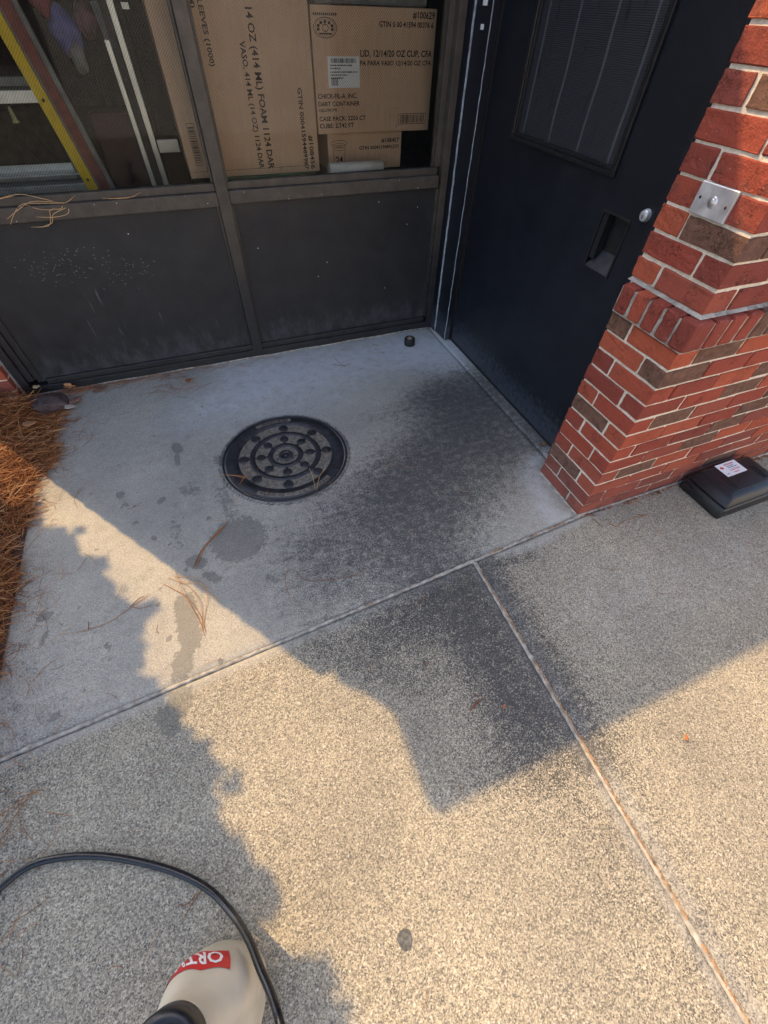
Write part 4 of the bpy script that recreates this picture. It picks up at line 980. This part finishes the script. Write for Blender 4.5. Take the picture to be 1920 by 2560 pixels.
def poly_needles(name, label, lines, r, t, z=.003, cat='pine needles'):
    K = 12; Ps = []
    for L in lines:
        c_ = catmull([(p[0], p[1], (p[2] if len(p) > 2 else z)) for p in L], 8); ii = np.linspace(0, len(c_)-1, K).astype(int); Ps.append([tuple(c_[i]) for i in ii])
    P = np.array(Ps); o = needles(name, P, np.full(len(P), r), rng.uniform(t-.15, t+.15, len(P))); return tag(o, label, cat, 'clusters of fallen pine needles')
poly_needles('pine_needle_cluster', 'long reddish bundle of pine needles lying across the round damp stain', [[(-1.5,.5,.004),(-1.55,.45,.012),(-1.62,.39,.010),(-1.66,.31,.003)],[(-1.505,.495,.003),(-1.56,.452,.008),(-1.615,.385,.006),(-1.655,.30,.003)],[(-1.53,.47,.004),(-1.575,.43,.007),(-1.63,.375,.005),(-1.668,.31,.003)]], .0017, .45)
poly_needles('pine_needle_cluster', 'looped pine needles crossing the sunlit edge of the shadow', [[(-1.76,.30,.004),(-1.70,.25,.02),(-1.66,.17,.02),(-1.65,.11,.006),(-1.66,.02,.003)],[(-1.73,.32,.004),(-1.715,.24,.02),(-1.69,.15,.015),(-1.665,.08,.005),(-1.65,.0,.003)],[(-1.74,.30,.003),(-1.66,.26,.012),(-1.62,.19,.01),(-1.64,.10,.005),(-1.655,.03,.003)],[(-1.72,.26,.003),(-1.65,.23,.01),(-1.60,.15,.006),(-1.58,.12,.003)],[(-1.78,.28,.003),(-1.70,.19,.008),(-1.66,.10,.005),(-1.645,.01,.003)]], .0014, .7)
poly_needles('pine_needle_cluster', 'thin twig-like pine needle lying between the lower left shadow and the sun', [[(-2.08,.18),(-1.98,.18),(-1.89,.22),(-1.83,.25)],[(-1.89,.215),(-1.86,.20),(-1.82,.20)],[(-1.90,.22),(-1.87,.245),(-1.85,.25)],[(-2.04,.21),(-2.04,.17)]], .0013, .5)
poly_needles('pine_needle_cluster', 'faint curved pine needles on the dark slab below the iron cover', [[(-1.28,.16),(-1.25,.1),(-1.11,.06),(-1.01,.06)],[(-1.33,.05),(-1.33,.13),(-1.30,.19)]], .0011, .25)
poly_needles('pine_needle_cluster', 'dry pine needles on the left rim of the iron cover', [[(-1.50,.80,.010),(-1.44,.775,.013),(-1.38,.73,.012)],[(-1.36,.83,.012),(-1.375,.76,.015),(-1.42,.70,.012)],[(-1.47,.79,.010),(-1.40,.755,.014),(-1.365,.72,.012)]], .0013, .6)
poly_needles('pine_needle_cluster', 'pale pine needles on the lower right of the iron cover', [[(-1.08,.70,.012),(-1.08,.63,.014),(-1.09,.55,.010)],[(-1.0,.68,.012),(-1.05,.62,.014),(-1.085,.545,.009)]], .0012, .9)
poly_needles('pine_needle_cluster', 'small forked pine needles left of the hose at the slab edge', [[(-2.23,-.40),(-2.19,-.33),(-2.15,-.29)],[(-2.26,-.34),(-2.19,-.31),(-2.13,-.30)]], .0013, .5)
poly_needles('pine_needle_cluster', 'small curled brown needles inside the curve of the hose', [[(-1.78,-.73),(-1.76,-.71),(-1.73,-.69)],[(-1.79,-.70),(-1.77,-.705),(-1.74,-.69)]], .0012, .25)
poly_needles('pine_needle_cluster', 'short brown twig lying on the dark walkway slab', [[(-.87,-.56,.005),(-.845,-.55,.006),(-.82,-.54,.005)]], .0028, .3)
poly_needles('pine_needle_cluster', 'pine needles between the brick foot and the bait box', [[(.12,-.12),(.2,-.105),(.34,-.12)],[(.12,-.12),(.10,-.09)],[(.30,-.115),(.25,-.09)],[(.05,-.04),(.06,-.10)]], .0012, .4)
poly_needles('pine_needle_cluster', 'fine crossing needles on the slab by the lower frame rail', [[(-.67,1.65),(-.66,1.58),(-.63,1.49)],[(-.70,1.56),(-.64,1.52),(-.58,1.53)]], .0010, .2)
zs_ = .868; yl = B-.016
def sn(L): return [(x, yl-.004 if z < .86 else B-.004, z) for x, z in L]
poly_needles('pine_needle_cluster', 'tangled pale pine needles caught on the left end of the window sill', [sn(L) for L in (
    [(-2.038,.827),(-1.985,.853),(-1.928,.876),(-1.875,.875),(-1.811,.866),(-1.788,.866),(-1.745,.888)], [(-2.038,.806),(-2.0,.845),(-1.96,.87),(-1.9,.87),(-1.80,.862)],
    [(-1.80,.866),(-1.82,.848),(-1.862,.848),(-1.875,.82),(-1.901,.789),(-1.968,.791)], [(-1.79,.864),(-1.80,.83),(-1.86,.82),(-1.93,.826)], [(-1.80,.85),(-1.86,.83),(-1.88,.80),(-1.92,.79)],
    [(-2.03,.895),(-1.949,.905),(-1.885,.888),(-1.835,.872)], [(-2.08,.872),(-2.03,.893),(-1.97,.90)], [(-1.95,.868),(-1.90,.852),(-1.85,.846)])], .0014, .95, cat='pine needles')
poly_needles('pine_needle_cluster', 'single curved pine needle lying near the middle of the window sill', [[(-1.646,B-.004,.872),(-1.598,B-.008,.868),(-1.539,B-.008,.866),(-1.47,B-.002,.884)],[(-1.62,B-.004,.868),(-1.56,B-.008,.868),(-1.50,B-.006,.870)]], .0012, .95)

def leaf(name, label, x, y, z, size, rot, tilt, mat, seed, lobes=3):
    q = random.Random(seed); bm = nb(); n = 22; rim = []
    cen = bm.verts.new((0, 0, 0))
    for i in range(n):
        a = 2*math.pi*i/n; r = size*(.62+.30*abs(math.cos(lobes*a/2+.3))**.8+.10*q.uniform(-1,1)); x_ = r*math.cos(a); y_2 = r*.62*math.sin(a)
        rim.append(bm.verts.new((x_, y_2, .35*abs(y_2)+.18*x_*x_/size+q.uniform(0, .06)*size)))
    for i in range(n): bm.faces.new((cen, rim[i], rim[(i+1) % n]))
    bmesh.ops.recalc_face_normals(bm, faces=bm.faces)
    tube(bm, [(size*.8, 0, .004), (size*1.25, size*.12, .002)], size*.02, 4)
    o = link(name, bm, mat, loc=(x, y, z), smooth=True); o.rotation_euler = (tilt, tilt*.4, rot)
    md = o.modifiers.new('thickness', 'SOLIDIFY'); md.thickness = .0006
    return tag(o, label, 'leaf', 'dry fallen leaves')
leaf('dry_leaf', 'bright tan curled leaf standing against the lower frame rail on the left', -2.20, 1.765, .03, .052, 2.6, 1.0, M['dleaf'], 1)
leaf('dry_leaf', 'flat brown leaf beside the frame rail right of the bright tan one', -2.06, 1.735, .004, .042, .3, .12, simple('brown_leaf', (.24,.12,.075), .7), 2)
leaf('dry_leaf', 'pinkish brown lobed leaf at the right side of the stone', -2.175, 1.66, .006, .045, 1.1, .15, simple('pinkish_leaf', (.34,.19,.14), .7), 3, 5)
leaf('dry_leaf', 'pale grey leaf on the corner of the stone', -2.19, 1.59, .018, .032, .2, .2, M['pleaf'], 4)
leaf('dry_leaf', 'small pale yellow leaf on the straw above the stone', -2.345, 1.76, .07, .022, .9, .5, simple('yellowish_leaf', (.52,.40,.22), .7), 5)
leaf('dry_leaf', 'light brown curled leaf at the left side of the stone', -2.43, 1.66, .085, .034, 1.4, .5, M['dleaf'], 6)
leaf('dry_leaf', 'light brown leaf in the straw just below the stone', -2.35, 1.45, .05, .036, .4, .25, M['dleaf'], 7)
leaf('dry_leaf', 'small orange leaf alone on the pale slab near the frame rail', -1.57, 1.66, .004, .028, 1.0, .3, simple('orange_leaf', (.36,.13,.05), .7), 8)
leaf('dry_leaf', 'tiny brown leaf tucked under the door corner beside the brick', .135, .462, .004, .020, .4, .3, M['dleaf'], 9)
leaf('dry_leaf', 'tiny reddish leaf flake on the dark walkway slab', -.76, -.59, .003, .008, .4, .1, simple('reddish_leaf', (.40,.12,.05), .7), 10)
leaf('dry_leaf', 'thin orange leaf flake on the right walkway slab in the sun', -.26, -.88, .003, .012, .9, .1, simple('orange_flake', (.45,.16,.05), .7), 11)
leaf('dry_leaf', 'little brown flake below the upper end of the walkway joint', -.94, -.37, .003, .008, .9, .1, simple('brown_flake', (.26,.12,.07), .7), 12)
# litter gathered along the pier foot
n = 220; cxs = rng.uniform(.0, 1.5, n); cys = -.012-np.abs(rng.normal(0, .008, n)); P = rand_needles(cxs, cys, np.full(n, .004), rng.uniform(.006, .03, n), 1., .1, k=4)
P[:,:,2] = np.maximum(P[:,:,2], .002); P[:,:,1] = np.minimum(P[:,:,1], -.006)
o = needles('leaf_litter', P, rng.uniform(.0008, .0022, n), rng.uniform(0, .6, n)); o['kind'] = 'stuff'; o['label'] = 'fine brown litter along the foot of the brick wall'
bm = nb(); bmesh.ops.create_icosphere(bm, subdivisions=4, radius=1.0)
for v in bm.verts:
    c_ = v.co; s_ = 1+.10*math.sin(5*c_.x+1)*math.cos(4*c_.y)+.06*math.sin(11*c_.z+7*c_.x)+.03*math.sin(23*c_.y+19*c_.x)
    b_ = .8; m_ = max(abs(c_.x), abs(c_.y), abs(c_.z)); c2 = c_*(1+.25*(1/m_-1))
    v.co = Vector((c2.x*.088*s_, c2.y*.072*s_, max(-.02, c2.z*.044*s_)))
o = link('stone', bm, M['rock'], smooth=True, loc=(-2.29, 1.645, .02)); o.rotation_euler = (0, .05, .25); tag(o, 'dark brown squarish stone in the straw at the corner of the slab', 'stone')

# ------------------------------------------------------------------ unseen tree, crown outlined to cast the shade on the left
EDGE = [(-2.6,1.12),(-2.255,.803),(-2.107,.617),(-2.041,.519),(-2.012,.426),(-1.96,.351),(-1.871,.153),(-1.873,.042),(-1.86,-.081),(-1.765,-.211),(-1.72,-.342),(-1.698,-.403),(-1.695,-.491),(-1.666,-.571),(-1.6,-.672),(-1.617,-.734),(-1.609,-.82),(-1.529,-.877),(-1.491,-.95),(-1.452,-1.043),(-1.36,-1.2),(-1.3,-1.5),(-1.4,-2.0),(-1.8,-2.6),(-2.6,-2.9),(-3.6,-2.6),(-4.3,-1.6),(-4.3,-.4),(-3.8,.7),(-3.1,1.25)]
pg = []
for i in range(len(EDGE)):
    a, b = np.array(EDGE[i]), np.array(EDGE[(i+1) % len(EDGE)]); L_ = np.linalg.norm(b-a); m = max(1, int(L_/.035)); nn = np.array([-(b-a)[1], (b-a)[0]])/L_
    for k in range(m):
        q = a+(b-a)*k/m; ph = q[0]*3.1+q[1]*41; pg.append(q+nn*(.022*math.sin(ph)+.018*math.sin(q[0]*63+1)+.012*rng.standard_normal()))
pg = np.array(pg)
def inside(x, y):
    c_ = np.zeros(len(x), bool); j = len(pg)-1
    for i in range(len(pg)):
        xi, yi, xj, yj = *pg[i], *pg[j]
        c_ ^= ((yi > y) != (yj > y)) & (x < (xj-xi)*(y-yi)/(yj-yi+1e-12)+xi); j = i
    return c_
def distb(x, y):
    d = np.full(len(x), 9.)
    for i in range(len(pg)):
        a, b = pg[i], pg[(i+1) % len(pg)]; e = b-a; t = np.clip(((x-a[0])*e[0]+(y-a[1])*e[1])/(e@e), 0, 1); d = np.minimum(d, np.hypot(x-a[0]-t*e[0], y-a[1]-t*e[1]))
    return d
n = 90000; gx = rng.uniform(-4.4, -1.2, n); gy = rng.uniform(-3, 1.3, n)
ok = inside(gx, gy); gx, gy = gx[ok], gy[ok]; db = distb(gx, gy); keep = (db > .012); gx, gy, db = gx[keep], gy[keep], db[keep]; pk = (db < .15) | (rng.random(len(db)) < .55); gx, gy, db = gx[pk], gy[pk], db[pk]
fx_, fy_ = [], []
for _ in range(80):
    k = rng.integers(0, len(pg)); c_ = pg[k]+rng.normal(0, .016, 2); q = rng.integers(4, 22); rr_ = rng.uniform(.006, .022)
    fx_ += list(c_[0]+rng.normal(0, rr_, q)); fy_ += list(c_[1]+rng.normal(0, rr_, q))
gx = np.concatenate([gx, fx_]); gy = np.concatenate([gy, fy_]); db = np.concatenate([db, np.full(len(fx_), .02)])
rad = np.clip(1-db/1.2, 0, 1); hz = 3.1+rng.uniform(-1, 1, len(gx))*(.25+1.1*np.sqrt(np.clip(1-rad**2, 0, 1)))
cxs, cys = gx+SX*hz, gy+SY*hz
tr = E('shade_tree', 'unseen leafy green tree shaped to shade the left side', 'tree', (-5.0, 2.9, 0))
m_ = len(gx); sz = np.where(db < .05, rng.uniform(.02, .035, m_), rng.uniform(.05, .09, m_)); Vt = np.zeros((m_, 4, 3))
sdir = np.array([SX, SY, 1]); sdir = sdir/np.linalg.norm(sdir)
nrm = rng.normal(0, .55, (m_, 3))+sdir; nrm /= np.linalg.norm(nrm, axis=1, keepdims=True)
t1 = np.cross(nrm, rng.normal(0, 1, (m_, 3))); t1 /= np.linalg.norm(t1, axis=1, keepdims=True); t2 = np.cross(nrm, t1); c0 = np.stack([cxs+5.0, cys-2.9, hz], 1)
for i, (a, b_) in enumerate(((-1,0),(0,.6),(1,0),(0,-.6))): Vt[:, i] = c0+sz[:,None]*(a*t1+b_*t2)
me = bpy.data.meshes.new('crown'); me.vertices.add(m_*4); me.vertices.foreach_set('co', Vt.astype(np.float32).ravel()); me.loops.add(m_*4); me.loops.foreach_set('vertex_index', np.arange(m_*4, dtype=np.int32)); me.polygons.add(m_)
me.polygons.foreach_set('loop_start', np.arange(0, m_*4, 4, dtype=np.int32)); me.polygons.foreach_set('loop_total', np.full(m_, 4, np.int32)); me.update(calc_edges=True)
at = me.attributes.new('tint', 'FLOAT', 'POINT'); at.data.foreach_set('value', np.repeat(rng.uniform(0, 1, m_), 4).astype(np.float32)); me.materials.append(M['leaf'])
o = bpy.data.objects.new('crown', me); C.objects.link(o); o.parent = tr
bm = nb(); tube(bm, catmull([(-.1,.3,0),(0,.2,1.2),(.1,0,2.4),(.15,-.2,3.8)], 6), .16, 12, lambda t: 1-.7*t)
for a in range(7):
    b_ = random.uniform(0, 6.28); L = random.uniform(.6, 1.0); z0_ = random.uniform(2.3, 3.2)
    tube(bm, catmull([(.08,0,z0_), (.08+L*.5*math.cos(b_), L*.5*math.sin(b_), z0_+.35), (.08+L*math.cos(b_), L*math.sin(b_), z0_+.7)], 5), .05, 8, lambda t: 1-.75*t)
link('trunk', bm, M['bark'], tr, True)
